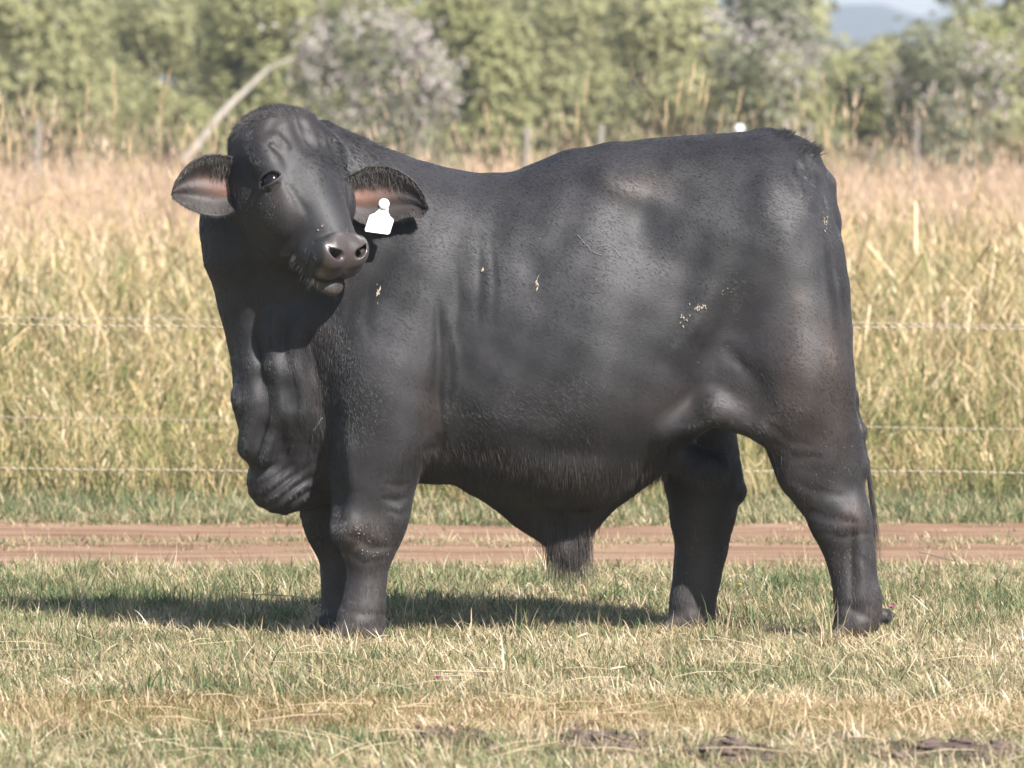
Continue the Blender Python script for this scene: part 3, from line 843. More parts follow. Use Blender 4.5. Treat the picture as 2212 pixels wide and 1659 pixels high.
def refine(V, Q, sel_fn):
    """split the quads whose centre sel_fn picks into four; border midpoints stay on their edges so nothing cracks"""
    cen = V[Q].mean(1)
    sel = sel_fn(cen)
    keep = Q[~sel]; R = Q[sel]
    E = np.concatenate([R[:, [0, 1]], R[:, [1, 2]], R[:, [2, 3]], R[:, [3, 0]]])
    Es = np.sort(E, 1)
    U, inv, cnt = np.unique(Es, axis=0, return_inverse=True, return_counts=True)
    inv = inv.reshape(-1)
    mid = V[U].mean(1)
    n0 = len(V); m = len(R)
    V2 = np.concatenate([V, mid, cen[sel]])
    e = n0 + inv.reshape(4, m)
    c = n0 + len(U) + np.arange(m)
    new = np.concatenate([np.stack([R[:, i], e[i], c, e[(i + 3) % 4]], 1) for i in range(4)])
    movable = np.zeros(len(V2), bool)
    movable[n0:n0 + len(U)] = cnt == 2
    movable[n0 + len(U):] = True
    V2[movable] = project(V2[movable], 2, .002)
    return V2, np.concatenate([keep, new])
# ------------------------------------------------------------------ haze
m_haze = bpy.data.materials.new('haze_air'); m_haze.use_nodes = True; nt = m_haze.node_tree
nt.nodes.remove(nt.nodes['Principled BSDF'])
pv = nt.nodes.new('ShaderNodeVolumePrincipled'); pv.inputs['Color'].default_value = (.80, .88, 1, 1); pv.inputs['Density'].default_value = HAZE
pv.inputs['Anisotropy'].default_value = .0
nt.links.new(pv.outputs[0], nt.nodes['Material Output'].inputs['Volume'])
a, b_ = (-3500, -80, -2.5), (3500, 4300, 190)
hv = [(x, y, z) for x in (a[0], b_[0]) for y in (a[1], b_[1]) for z in (a[2], b_[2])]
haze = link('haze', mesh('haze', hv, [[0, 1, 3, 2], [4, 6, 7, 5], [0, 4, 5, 1], [2, 3, 7, 6], [0, 2, 6, 4], [1, 5, 7, 3]], m_haze, False))
props(haze, kind='stuff')

# ------------------------------------------------------------------ trees and bushes beyond the grass
def leaf_material(name, stops, trans=.3):
    m, nt, b = material(name, rough=.6, spec=.3)
    at = node(nt, 'ShaderNodeVertexColor', layer_name='tint'); sep = nt.nodes.new('ShaderNodeSeparateColor'); nt.links.new(at.outputs[0], sep.inputs[0])
    c = ramp(nt, sep.outputs[0], stops)
    nt.links.new(c, b.inputs['Base Color'])
    tr = nt.nodes.new('ShaderNodeBsdfTranslucent'); nt.links.new(c, tr.inputs[0])
    ms = nt.nodes.new('ShaderNodeMixShader'); ms.inputs[0].default_value = trans
    nt.links.new(b.outputs[0], ms.inputs[1]); nt.links.new(tr.outputs[0], ms.inputs[2]); nt.links.new(ms.outputs[0], nt.nodes['Material Output'].inputs[0])
    return m
m_olive = leaf_material('olive_leaves', [(0, (.25, .245, .12)), (.5, (.36, .35, .17)), (1, (.46, .44, .26))], .45)
m_green = leaf_material('green_leaves', [(0, (.22, .23, .10)), (.5, (.33, .33, .15)), (1, (.42, .41, .22))], .45)
m_bluegreen = leaf_material('grey_green_leaves', [(0, (.15, .16, .09)), (.5, (.24, .245, .15)), (1, (.36, .36, .25))], .45)
m_bark, nt, b = material('bark', rough=.95, spec=.1)
tc = nt.nodes.new('ShaderNodeTexCoord').outputs['Object']
nt.links.new(ramp(nt, noise(nt, 12, 4, tc), [(.35, (.10, .085, .07)), (.65, (.20, .175, .15))]), b.inputs['Base Color'])
m_pale, nt, b = material('bleached_wood', rough=.9, spec=.1)
tc = nt.nodes.new('ShaderNodeTexCoord').outputs['Object']
nt.links.new(ramp(nt, noise(nt, 9, 4, tc), [(.35, (.28, .24, .20)), (.65, (.50, .45, .39))]), b.inputs['Base Color'])
m_lichen, nt, b = material('lichened_twigs', rough=.95, spec=.1)
tc = nt.nodes.new('ShaderNodeTexCoord').outputs['Object']
nt.links.new(ramp(nt, noise(nt, 5, 4, tc), [(.35, (.26, .225, .20)), (.65, (.46, .41, .38))]), b.inputs['Base Color'])

def crown_cloud(r, w, h, base, n, size, lobes=9, dens=1.0):
    """leaf clumps through a crown made of uneven lobes; returns quads, colours"""
    L = []
    for i in range(lobes):
        a = r.random() * 6.283; q = math.sqrt(r.random()) * .62
        lz = base + (h - base) * (.18 + .70 * r.random())
        fall = math.sqrt(max(1 - ((lz - base) / (h - base) - .35) ** 2 / .62, .15))
        L.append((w / 2 * q * math.cos(a) * fall, w / 2 * .8 * q * math.sin(a) * fall, lz, w * (.16 + .13 * r.random()), (h - base) * (.13 + .12 * r.random())))
    L = np.array(L); R_ = np.random.default_rng(r.randrange(10 ** 6))
    k = R_.integers(0, lobes, n); u = R_.normal(size=(n, 3)); u /= np.linalg.norm(u, axis=1)[:, None]
    rad = R_.random(n) ** .33; rad = np.where(R_.random(n) < .12, rad * 1.18, rad)
    c = L[k, :3] + u * rad[:, None] * np.stack([L[k, 3], L[k, 3], L[k, 4]], 1)
    c[:, 2] = np.maximum(c[:, 2], .15)
    # clumps: pull leaves toward random twig ends
    tw = R_.integers(0, n, n); g = c[(tw // 9) * 9 % n]; c = c * .55 + np.where((np.linalg.norm(g - c, axis=1) < .6)[:, None], g, c) * .45
    nn_ = u * .9 + R_.normal(0, .45, (n, 3)) + np.array([0, -.25, .35]); a1 = np.cross(nn_, R_.normal(size=(n, 3))); a1 /= np.linalg.norm(a1, axis=1)[:, None]
    a2 = np.cross(nn_, a1); a2 /= np.linalg.norm(a2, axis=1)[:, None]
    s = size * (.5 + R_.random(n))[:, None]
    V = np.stack([c - a1 * s, c + a2 * s * .5, c + a1 * s, c - a2 * s * .5], 1).reshape(-1, 3)
    F = np.arange(n * 4).reshape(n, 4)
    lobe_t = R_.random(lobes) * .26
    t = np.clip(.36 + R_.normal(0, .13, n) + lobe_t[k], 0, 1)
    C = np.repeat(np.stack([t, t, t], 1), 4, 0)
    return V, F, C, L

def bush(name, label, x, y, h, w, mat, seed, base=.25, n=5200, size=.075, lobes=11, group='bushes and low trees of the thicket behind the pasture', cat='tree', lean=0):
    r = random.Random(seed)
    root = link(name, None, loc=(x, y * YS, 0)); props(root, label, cat, group)
    V, F, C, L = crown_cloud(r, w, h, base, n, size, lobes)
    cr = link('crown', mesh('crown', V, F, mat, False, C), root)
    mb = MB()
    th = h * .028
    for s_ in range(1 + (h < 5) * 2):
        a = r.random() * 6.283; bx, by = .18 * math.cos(a), .18 * math.sin(a)
        tl = L[r.randrange(len(L))]
        p = [np.array([bx, by, -.1]), np.array([bx * 1.6, by * 1.4, h * .2]), np.array([tl[0] * .35 + bx, tl[1] * .35 + by, h * .42]), np.array([tl[0] * .8, tl[1] * .8, tl[2]])]
        mb.add(tube(p, [th, th * .8, th * .6, th * .2], 7))
    for l in L:
        j = np.array([l[0] * .3, l[1] * .3, h * (.25 + .2 * r.random())]); e = l[:3] + np.array([0, 0, l[4] * .5])
        m_ = (j + e) / 2 + np.array([r.uniform(-.2, .2), r.uniform(-.2, .2), .1])
        mb.add(tube([j, m_, e], [th * .5, th * .3, th * .1], 5))
    link('trunk', mb.mesh('trunk', m_bark), root)
    return root

def px_x(px, y): return (px - 1106) / F14 * (y + 14)      # y in field units
def px_h(py, y): return 1.38 + (320 - py) / F14 * (y + 14)

TREES = [  # label, px, top py, width px, depth, material, lean of colour
    ('broad olive tree at the edge of the picture, far from the blue hill', 60, -130, 460, 52, m_olive),
    ('tall olive tree behind the seed stalks, beside the pale leaning trunk', 300, -110, 430, 60, m_olive),
    ('bright green shrub just behind the pale leaning trunk', 400, 95, 190, 46, m_green),
    ('mid green tree rising between the olive trees above the pale leaning trunk', 560, -100, 330, 56, m_green),
    ('green tree standing behind the grey twiggy bush', 820, -70, 420, 62, m_green),
    ('low dark green shrub under the grey twiggy bush, over the nape of the bull', 900, 190, 220, 47, m_bluegreen),
    ('green tree with a rounded crown just right of the grey twiggy bush', 1050, -90, 300, 52, m_green),
    ('wide olive tree over the dip of the back of the bull', 1230, -130, 420, 58, m_olive),
    ('dense olive tree over the middle of the back of the bull', 1470, -120, 440, 54, m_olive),
    ('tall grey green tree carrying pale twigs, left of the gap with the blue hill', 1680, -110, 330, 60, m_bluegreen),
    ('low olive tree above the hip of the bull, below the pale twigs', 1640, 120, 300, 46, m_olive),
    ('olive tree closing the foot of the gap with the blue hill', 1870, 82, 340, 62, m_green),
    ('dark grey green tree with bare grey twigs, right of the gap with the blue hill', 1985, 70, 210, 50, m_bluegreen),
    ('large green tree at the picture edge right of the blue hill', 2150, -30, 300, 55, m_green),
    ('olive bush at the picture edge beyond the thin pale post', 2230, 70, 260, 47, m_olive),
]
for i, (lab, px, py, wpx, Y, mt) in enumerate(TREES):
    bush('thicket_tree', lab, px_x(px, Y), Y, px_h(py, Y), wpx / F14 * (Y + 14), mt, 40 + i, n=8500, size=.064)
# the wood behind reads as one mass; it closes the view and goes on beyond the frame
WV = []; WF = []; WC = []; o_ = 0; i = 0
tr = MB()
for px in list(range(-1500, 4000, 190)):
    gap = 1745 < px < 2075
    Y = 76 + (i * 7 % 5) * 1.5 + (16 if gap else 0)
    top = 88 if gap else -190 + (i * 37 % 60)
    V, F, C, L = crown_cloud(random.Random(140 + i), 330 / F14 * (Y + 14), px_h(top, Y), .2, 3600 if -150 < px < 2350 else 1800, .13, 10)
    V = V + np.array([px_x(px, Y), Y * YS, 0]); C = C * .8 + .2 * ((i * 13 % 7) / 7)
    WV.append(V); WF.append(F + o_); WC.append(C); o_ += len(V); i += 1
for px in (-700, -420, -160, 2420, 2700, 2980):
    V, F, C, L = crown_cloud(random.Random(300 + px), 2.6, 4.2, .2, 2600, .1, 10)
    V = V + np.array([px_x(px, 56), 56 * YS, 0]); WV.append(V); WF.append(F + o_); WC.append(C); o_ += len(V)
wd_ = link('treeline', mesh('treeline', np.concatenate(WV), np.concatenate(WF), m_olive, False, np.concatenate(WC))); props(wd_, kind='stuff')

# bare lichen-grey branches
def twig_tree(name, label, stems, mat, seed, Y, thick=.035, subs=26, cat='dead tree', cloud=None):
    """stems: polylines of photo points at depth Y; finer twigs branch from them"""
    r = random.Random(seed)
    Yf = Y; Y = Y * YS
    first = W(*stems[0][0], Y); root = link(name, None, loc=(first[0], Y, 0)); props(root, label, cat)
    org = np.array([first[0], Y, 0.]); mb = MB(); tb = MB()
    for si, st in enumerate(stems):
        n = len(st); pts = []
        for k, (px, py) in enumerate(st):
            pts.append(W(px, py, Y) + np.array([0, r.uniform(-.25, .25) * (si > 0), 0]) - org)
        pts = np.array(pts); tt = np.linspace(0, n - 1, n * 4)
        pts = np.stack([smooth_interp(tt, np.arange(n), pts[:, c]) for c in range(3)], 1)
        rad = np.linspace(thick, thick * .25, len(pts)) * (1 if si == 0 else .6)
        mb.add(tube(pts, rad, 8))
        for q in range(subs):
            k = r.randrange(len(pts) // 5, len(pts)); p = pts[k].copy()
            d = np.array([r.gauss(0, 1), r.gauss(0, .7), r.gauss(.1, .8)]); d /= np.linalg.norm(d)
            L = r.uniform(.15, .5); seg = [p]; 
            for m_ in range(4):
                d = d + np.array([r.gauss(0, .3), r.gauss(0, .3), r.gauss(-.10, .3)]); d /= np.linalg.norm(d)
                p = p + d * L / 4; seg.append(p)
                if r.random() < .7:
                    e = np.array([r.gauss(0, 1), r.gauss(0, .7), r.gauss(0, .8)]); e /= np.linalg.norm(e)
                    tb.add(tube([p, p + e * L * .22, p + e * L * .3 + np.array([0, 0, -.04])], [.008, .006, .003], 4, False))
            tb.add(tube(seg, [.010, .009, .008, .006, .003], 4, False))
    if cloud:
        R_ = np.random.default_rng(seed)
        for (px, py, rx, ry, n) in cloud:
            for _ in range(int(n * 1.1)):
                c = W(px + R_.normal() * rx * .5, py + R_.normal() * ry * .5, Y + R_.normal() * .5) - org
                for _q in range(7):
                    c = c + R_.normal(size=3) * .045; e = R_.normal(size=3); e /= np.linalg.norm(e); f = np.cross(e, R_.normal(size=3)); f /= np.linalg.norm(f); L = R_.uniform(.015, .05)
                    tb.add(([c - e * L, c + f * L * .45, c + e * L, c - f * L * .45], [[0, 1, 2, 3]]))
        xs = [c_[0] for c_ in cloud]; ys = [c_[1] for c_ in cloud]
        V_, F_, C_, _L = crown_cloud(r, (max(xs) - min(xs) + 190) / F14 * (Yf + 14), px_h(min(ys) - 60, Yf), .5, 1900, .055, 12)
        V_ = V_ + np.array([px_x((max(xs) + min(xs)) / 2, Yf), Y, 0]) - org
        link('crown', mesh('crown', V_, F_, m_bluegreen, False, C_), root)
    tk_ = link('trunk', mb.mesh('trunk', mat), root)
    if tb.V:
        t_ = link('twigs', tb.mesh('twigs', mat, False), root); t_['kind'] = 'stuff'
    return root

twig_tree('leaning_trunk', 'pale bleached tree trunk leaning and bending over behind the ear of the bull', [[(395, 352), (430, 310), (480, 245), (535, 192), (580, 150), (636, 124)]], m_pale, 3, 44, thick=.062, subs=0)
twig_tree('grey_twiggy_bush', 'tangled grey pink bush of bare lichened branches above the head of the bull',
          [[(900, 330), (905, 270), (880, 200), (800, 110), (760, 50)], [(890, 230), (930, 160), (900, 90), (840, 60)], [(895, 240), (960, 190), (985, 160), (950, 110)],
           [(870, 190), (800, 170), (720, 150), (660, 110)], [(905, 265), (945, 235), (950, 200)], [(800, 300), (780, 270), (700, 230), (660, 160)], [(860, 170), (850, 100), (870, 50), (830, 20)],
           [(780, 270), (760, 190), (700, 80), (690, 30)]],
          m_lichen, 8, 43.5, thick=.030, subs=13, cat='bush',
          cloud=[(900, 110, 50, 55, 95), (840, 60, 70, 50, 35), (930, 170, 45, 50, 55), (700, 130, 70, 60, 40), (760, 40, 80, 40, 22), (800, 220, 100, 60, 40), (880, 240, 60, 30, 22), (660, 90, 50, 40, 15)])
twig_tree('pale_twiggy_branches', 'pale lichened branches over the hip of the bull, in front of the grey green tree',
          [[(1700, 330), (1690, 230), (1660, 130), (1600, 60)], [(1690, 220), (1740, 140), (1760, 80)], [(1670, 150), (1620, 140), (1570, 100)]], m_lichen, 12, 43, thick=.026, subs=8,
          cat='bush', cloud=[(1640, 80, 80, 60, 34), (1700, 130, 70, 60, 24), (1560, 60, 80, 40, 16)])
twig_tree('bare_grey_branches', 'bare grey branches tangled at the picture edge, right of the blue hill',
          [[(2060, 330), (2050, 250), (2080, 160), (2130, 90)], [(2055, 240), (1990, 190), (1940, 170), (1900, 200)], [(2070, 180), (2140, 170), (2200, 110)], [(2050, 260), (2120, 230), (2190, 220)]], m_lichen, 15, 42.5, thick=.028, subs=8,
          cat='bush', cloud=[(2140, 110, 90, 60, 38), (2120, 200, 90, 60, 30), (1950, 190, 70, 50, 18)])

# weathered fence posts in the far grass
m_post, nt, b = material('weathered_post', rough=.9, spec=.15)
tc = nt.nodes.new('ShaderNodeTexCoord').outputs['Object']; mp = node(nt, 'ShaderNodeMapping'); mp.inputs['Scale'].default_value = (14, 14, 1.5); nt.links.new(tc, mp.inputs[0])
nt.links.new(ramp(nt, noise(nt, 3, 5, mp.outputs[0]), [(.3, (.15, .13, .11)), (.7, (.29, .26, .23))]), b.inputs['Base Color'])
m_white, _, _ = material('white_plastic', (.82, .82, .80), .4, .5)
def post(label, px, py, wpx, lean, Y=30., cap=False):
    x = px_x(px, Y); h = px_h(py, Y); w = .8 * wpx / F14 * (Y + 14) / 2
    root = link('fence_post', None, loc=(x, Y * YS, 0)); props(root, label, 'fence post', 'posts of the far fence in the dry grass')
    zs = [-.2, .3, h * .5, h * .8, h - .02, h]; n = len(zs)
    mb = MB().add(tube([np.array([lean * z / h + .006 * math.sin(z * 5), 0, z]) for z in zs], [w * 1.05, w, w * 1.03, w * .96, w, w * .7], 9))
    link('shaft', mb.mesh('shaft', m_post), root)
    if cap:
        c = MB().add(tube([np.array([lean, 0, h - .01]), np.array([lean, 0, h + .03]), np.array([lean, 0, h + .06]), np.array([lean, 0, h + .075])], [.03, .045, .042, .02], 10))
        link('insulator_cap', c.mesh('insulator_cap', m_white), root)
post('pale weathered post in the grass above the dip of the back of the bull', 1130, 274, 17, .03)
post('greyish leaning post just left of the rising rump line', 1286, 268, 17, .05, 31)
post('post topped with a white insulator cap peeping over the rump', 1597, 288, 13, 0, 29, True)
post('faint thin post behind the tail head of the bull', 1748, 262, 13, 0, 32)
post('thin pale upright post standing clear in the straw right of the bull', 1977, 254, 13, .01, 31)
post('short faint grey post in the straw at the far picture edge left of the bull', 78, 262, 17, .02, 33)

# electric fence of twisted polywire in front of the tall grass
m_wireW, _, _ = material('white_poly_strand', (.74, .68, .60), .5, .4)
m_wireB, _, _ = material('brown_poly_strand', (.20, .10, .05), .6, .3)
def wire(parent, pts, r0, pitch, name='wire', rad=.55):
    """two strands twisted round one another along the photo points pts at depth Y"""
    P = np.array([W(px, py, Y * YS) for px, py, Y in pts]); L = np.concatenate([[0], np.cumsum(np.linalg.norm(np.diff(P, axis=0), axis=1))])
    n = int(L[-1] / pitch * 8); s = np.linspace(0, L[-1], n)
    C = np.stack([np.interp(s, L, P[:, i]) for i in range(3)], 1)
    C[:, 2] += .004 * np.sin(s * 1.7) + .0015 * np.sin(s * 9)
    out = []
    w = link(name, None, parent) if False else None
    for k, mt in enumerate((m_wireW, m_wireB)):
        ph = s / pitch * 2 * math.pi + k * math.pi
        Q = C + np.stack([np.zeros(n), np.cos(ph) * r0 * rad, np.sin(ph) * r0 * rad], 1)
        a = np.array([0, 1., 0]); b = np.array([0, 0, 1.])
        ang = np.arange(4) * math.pi / 2
        V = (Q[:, None, :] + r0 * rad * 1.02 * (np.cos(ang)[None, :, None] * a + np.sin(ang)[None, :, None] * b)).reshape(-1, 3)
        i = np.arange(n - 1)[:, None] * 4; j = np.arange(4)[None]; jj = (j + 1) % 4
        F = np.stack([i + j, i + jj, i + 4 + jj, i + 4 + j], -1).reshape(-1, 4)
        out.append((V, F, mt))
    V = np.concatenate([out[0][0], out[1][0]]); F = np.concatenate([out[0][1], out[1][1] + len(out[0][0])])
    me = mesh(name, V, F, m_wireW); me.materials.append(m_wireB)
    me.polygons.foreach_set('material_index', np.repeat([0, 1], [len(out[0][1]), len(out[1][1])]).astype(np.int32))
    return link(name, me, parent)
ef = link('electric_fence', None, loc=(0, 0, 0)); props(ef, 'nearer electric fence of two thick twisted white and brown wires along the track', 'fence')
wire(ef, [(-500, 700, 4.6), (0, 703, 4.55), (480, 707, 4.5), (1843, 708, 4.45), (2212, 712, 4.4), (2700, 715, 4.4)], .0023, .034)
wire(ef, [(-500, 1011, 4.6), (0, 1014, 4.55), (500, 1017, 4.5), (1880, 1019, 4.45), (2212, 1023, 4.4), (2700, 1026, 4.4)], .0021, .034)
ef2 = link('electric_fence', None, loc=(0, 0, 0)); props(ef2, 'farther electric fence of two thin faint reddish wires behind the thick ones', 'fence')
wire(ef2, [(-500, 685, 5.6), (0, 688, 5.55), (470, 691, 5.5), (1845, 700, 5.4), (2212, 705, 5.4), (2700, 709, 5.4)], .0018, .034)
wire(ef2, [(-500, 900, 5.6), (0, 903, 5.55), (480, 909, 5.5), (1880, 925, 5.4), (2212, 929, 5.4), (2700, 932, 5.4)], .0017, .034)
# a strand close to the camera, far out of focus
m_orange, _, _ = material('orange_polywire', (.55, .20, .05), .6, .3)
Yc = -10.9 * YS
ow = link('orange_fence_wire', MB().add(tube([W(px, py, Yc) for px, py in ((-1500, 1538), (-300, 1532), (600, 1534), (1500, 1540), (2300, 1546), (3600, 1552))], [.0009] * 6, 6)).mesh('orange_fence_wire', m_orange))
props(ow, 'orange electric fence wire blurred to a streak across the foreground turf', 'fence wire')

# tall single stalks rising over the straw
m_stalk = grass_material('seed_stalks', [(0, (.42, .30, .17)), (.5, (.58, .42, .25)), (1, (.68, .52, .33))])
def stalks(name, label, rows, seed):
    r = random.Random(seed); V = []; F = []; C = []
    for (bx, by, tx_, ty_, Y, curve) in rows:
        Y = Y * YS; b0 = W(bx, by, Y); b0[2] = 0; e = W(tx_, ty_, Y); mid = (b0 + e) / 2 + np.array([curve, r.uniform(-.05, .05), .05])
        t = np.linspace(0, 1, 9)[:, None]; pts = (1 - t) ** 2 * b0 + 2 * t * (1 - t) * mid + t * t * e
        c = r.random()
        def add(VF):
            o = len(V); V.extend(VF[0]); F.extend([[q + o for q in f] for f in VF[1]]); C.extend([(c, .8, 0)] * len(VF[0]))
        add(tube(pts, list(np.linspace(.0024, .0010, 9)), 4, False))
        d = (pts[-1] - pts[-2]); d /= np.linalg.norm(d); hd = pts[-1]
        for q in range(9):   # the feathery head
            p = hd - d * .15 * (q / 9); s = np.array([r.gauss(0, 1), r.gauss(0, 1), .3]); s /= np.linalg.norm(s)
            add(tube([p, p + d * .03 + s * .008, p + d * .06 + s * .003], [.0012, .0022, .0005], 3, False))
        for q in range(3):    # hanging leaves
            k = r.randrange(3, 7); p = pts[k]; s = np.array([r.choice((-1, 1)), r.gauss(0, .4), .6])
            add(tube([p, p + s * .10, p + s * .17 + np.array([0, 0, -.06]), p + s * .22 + np.array([0, 0, -.16])], [.002, .0035, .003, .0006], 3, False))
    o = link(name, mesh(name, V, F, m_stalk, False, np.array(C, np.float32))); props(o, label, None, None, 'stuff'); return o
rr = random.Random(4)
rows = [(1220, 420, 1268, 175, 14, .02), (1225, 420, 1247, 240, 15, 0), (1410, 420, 1500, 150, 12, -.05), (1430, 420, 1518, 175, 12, -.03), (1400, 430, 1470, 185, 13, -.04), (1440, 420, 1530, 190, 12, -.06), (1380, 430, 1440, 230, 12, 0),
        (1790, 400, 1778, 175, 13, .01), (1500, 420, 1600, 210, 14, -.05), (1700, 420, 1860, 240, 13, -.12), (1740, 420, 1800, 245, 12, 0), (60, 480, 5, 230, 10, -.1), (150, 480, 190, 190, 13, 0), (230, 480, 245, 160, 14, 0), (200, 500, 250, 200, 13, .05),
        (300, 500, 365, 165, 13, -.03), (330, 480, 350, 210, 14, 0), (20, 480, 75, 225, 14, 0), (120, 480, 170, 255, 12, .1), (80, 480, 130, 300, 12, .08), (1050, 430, 1053, 240, 15, 0), (2080, 520, 2105, 430, 10, 0), (1480, 420, 1560, 250, 12, -.03)]
for _ in range(34):
    px = rr.choice((rr.uniform(-100, 460), rr.uniform(1000, 2350))); Y = rr.uniform(9, 17)
    rows.append((px, 500, px + rr.gauss(15, 75), rr.uniform(270, 420), Y, rr.gauss(0, .14)))
stalks('seed_head_stalks', None, rows, 3)
# ------------------------------------------------------------------ materials of the bull
def coat_material():
    m, nt, b = material('black_coat', rough=.58, spec=.50)
    at = node(nt, 'ShaderNodeVertexColor', layer_name='tint'); sep = nt.nodes.new('ShaderNodeSeparateColor'); nt.links.new(at.outputs[0], sep.inputs[0])
    at2 = node(nt, 'ShaderNodeVertexColor', layer_name='skin'); sep2 = nt.nodes.new('ShaderNodeSeparateColor'); nt.links.new(at2.outputs[0], sep2.inputs[0])
    pos = nt.nodes.new('ShaderNodeTexCoord').outputs['Object']
    base = ramp(nt, noise(nt, 4.5, 4, pos, .6), [(.36, (.0075, .0070, .0078)), (.66, (.028, .0258, .0280))])
    c = mix(nt, sep.outputs[0], base, (.050, .033, .027))           # brownish tinge of the coat
    c = mix(nt, sep.outputs[1], c, (.150, .115, .085))               # dried mud and dust
    c = mix(nt, sep.outputs[2], c, (.060, .047, .044))               # bare skin of the muzzle
    pink = ramp(nt, noise(nt, 45, 3, pos), [(.3, (.21, .075, .036)), (.7, (.24, .12, .08))])
    c = mix(nt, sep2.outputs[0], c, pink)                            # inner ear
    c = mix(nt, sep2.outputs[1], c, (.050, .042, .038))               # hoof horn
    nt.links.new(c, b.inputs['Base Color'])
    rr_ = node(nt, 'ShaderNodeMapRange'); nt.links.new(sep.outputs[2], rr_.inputs[0]); rr_.inputs[3].default_value = .58; rr_.inputs[4].default_value = .30
    wet = ramp(nt, noise(nt, 55, 3, pos), [(.50, (0, 0, 0)), (.62, (1, 1, 1))])
    wm = node(nt, 'ShaderNodeMath', operation='MULTIPLY'); nt.links.new(wet, wm.inputs[0]); nt.links.new(sep2.outputs[2], wm.inputs[1])
    mul = node(nt, 'ShaderNodeMath', operation='MULTIPLY_ADD'); nt.links.new(sep.outputs[2], mul.inputs[0]); mul.inputs[1].default_value = .22; nt.links.new(wm.outputs[0], mul.inputs[2])
    b.inputs['Coat Roughness'].default_value = .12; nt.links.new(mul.outputs[0], b.inputs['Coat Weight'])
    nt.links.new(rr_.outputs[0], b.inputs['Roughness'])
    b.inputs['Sheen Weight'].default_value = .03; b.inputs['Sheen Roughness'].default_value = .45; b.inputs['Sheen Tint'].default_value = (.85, .88, 1, 1)
    # the lie of the hair as fine relief
    mp = node(nt, 'ShaderNodeMapping'); mp.inputs['Rotation'].default_value = (0, math.radians(38), 0); mp.inputs['Scale'].default_value = (38, 420, 640); nt.links.new(pos, mp.inputs[0])
    h1 = noise(nt, 1.0, 2, mp.outputs[0]); h2 = noise(nt, 420, 2, pos, .6)
    ad = node(nt, 'ShaderNodeMath', operation='MULTIPLY_ADD'); nt.links.new(h2, ad.inputs[0]); ad.inputs[1].default_value = .35; nt.links.new(h1, ad.inputs[2])
    bp = node(nt, 'ShaderNodeBump'); bp.inputs['Strength'].default_value = .45; bp.inputs['Distance'].default_value = .0014
    nt.links.new(ad.outputs[0], bp.inputs['Height']); nt.links.new(bp.outputs[0], b.inputs['Normal'])
    return m
m_coat = coat_material()
def hair_material(name, dark, light, rough=.42, brown=(.075, .045, .035)):
    m, nt, b = material(name, dark, rough, .5)
    hi = nt.nodes.new('ShaderNodeHairInfo')
    pos = nt.nodes.new('ShaderNodeNewGeometry').outputs['Position']
    c = ramp(nt, hi.outputs['Random'], [(0, dark), (.80, light), (1, brown)])
    patch = ramp(nt, noise(nt, 4.5, 4, pos, .6), [(.36, (.55, .55, .56)), (.66, (1.2, 1.18, 1.18))])
    nt.links.new(mix(nt, 1.0, c, patch, 'MULTIPLY'), b.inputs['Base Color'])
    return m
m_hair = hair_material('black_hair', (.018, .017, .0185), (.050, .047, .052), rough=.38, brown=(.10, .085, .078))
m_hairB = hair_material('brownish_hair', (.016, .014, .014), (.060, .050, .047), brown=(.16, .135, .115))

# ------------------------------------------------------------------ the bull's mesh
V, Q = surface_nets(.0065)
V = project(V, 1)
V, Q = refine(V, Q, lambda c: (((c - HW(.30, 0, -.02)) ** 2).sum(1) < .34 ** 2) & (((c - HO) @ HM)[:, 2] > -.2))
V, Q = refine(V, Q, lambda c: (((c - HW(*EYE)) ** 2).sum(1) < .05 ** 2) | (((c - HW(.50, 0, -.07)) ** 2).sum(1) < .11 ** 2))
print('bull surface', time.time() - T0, len(V))

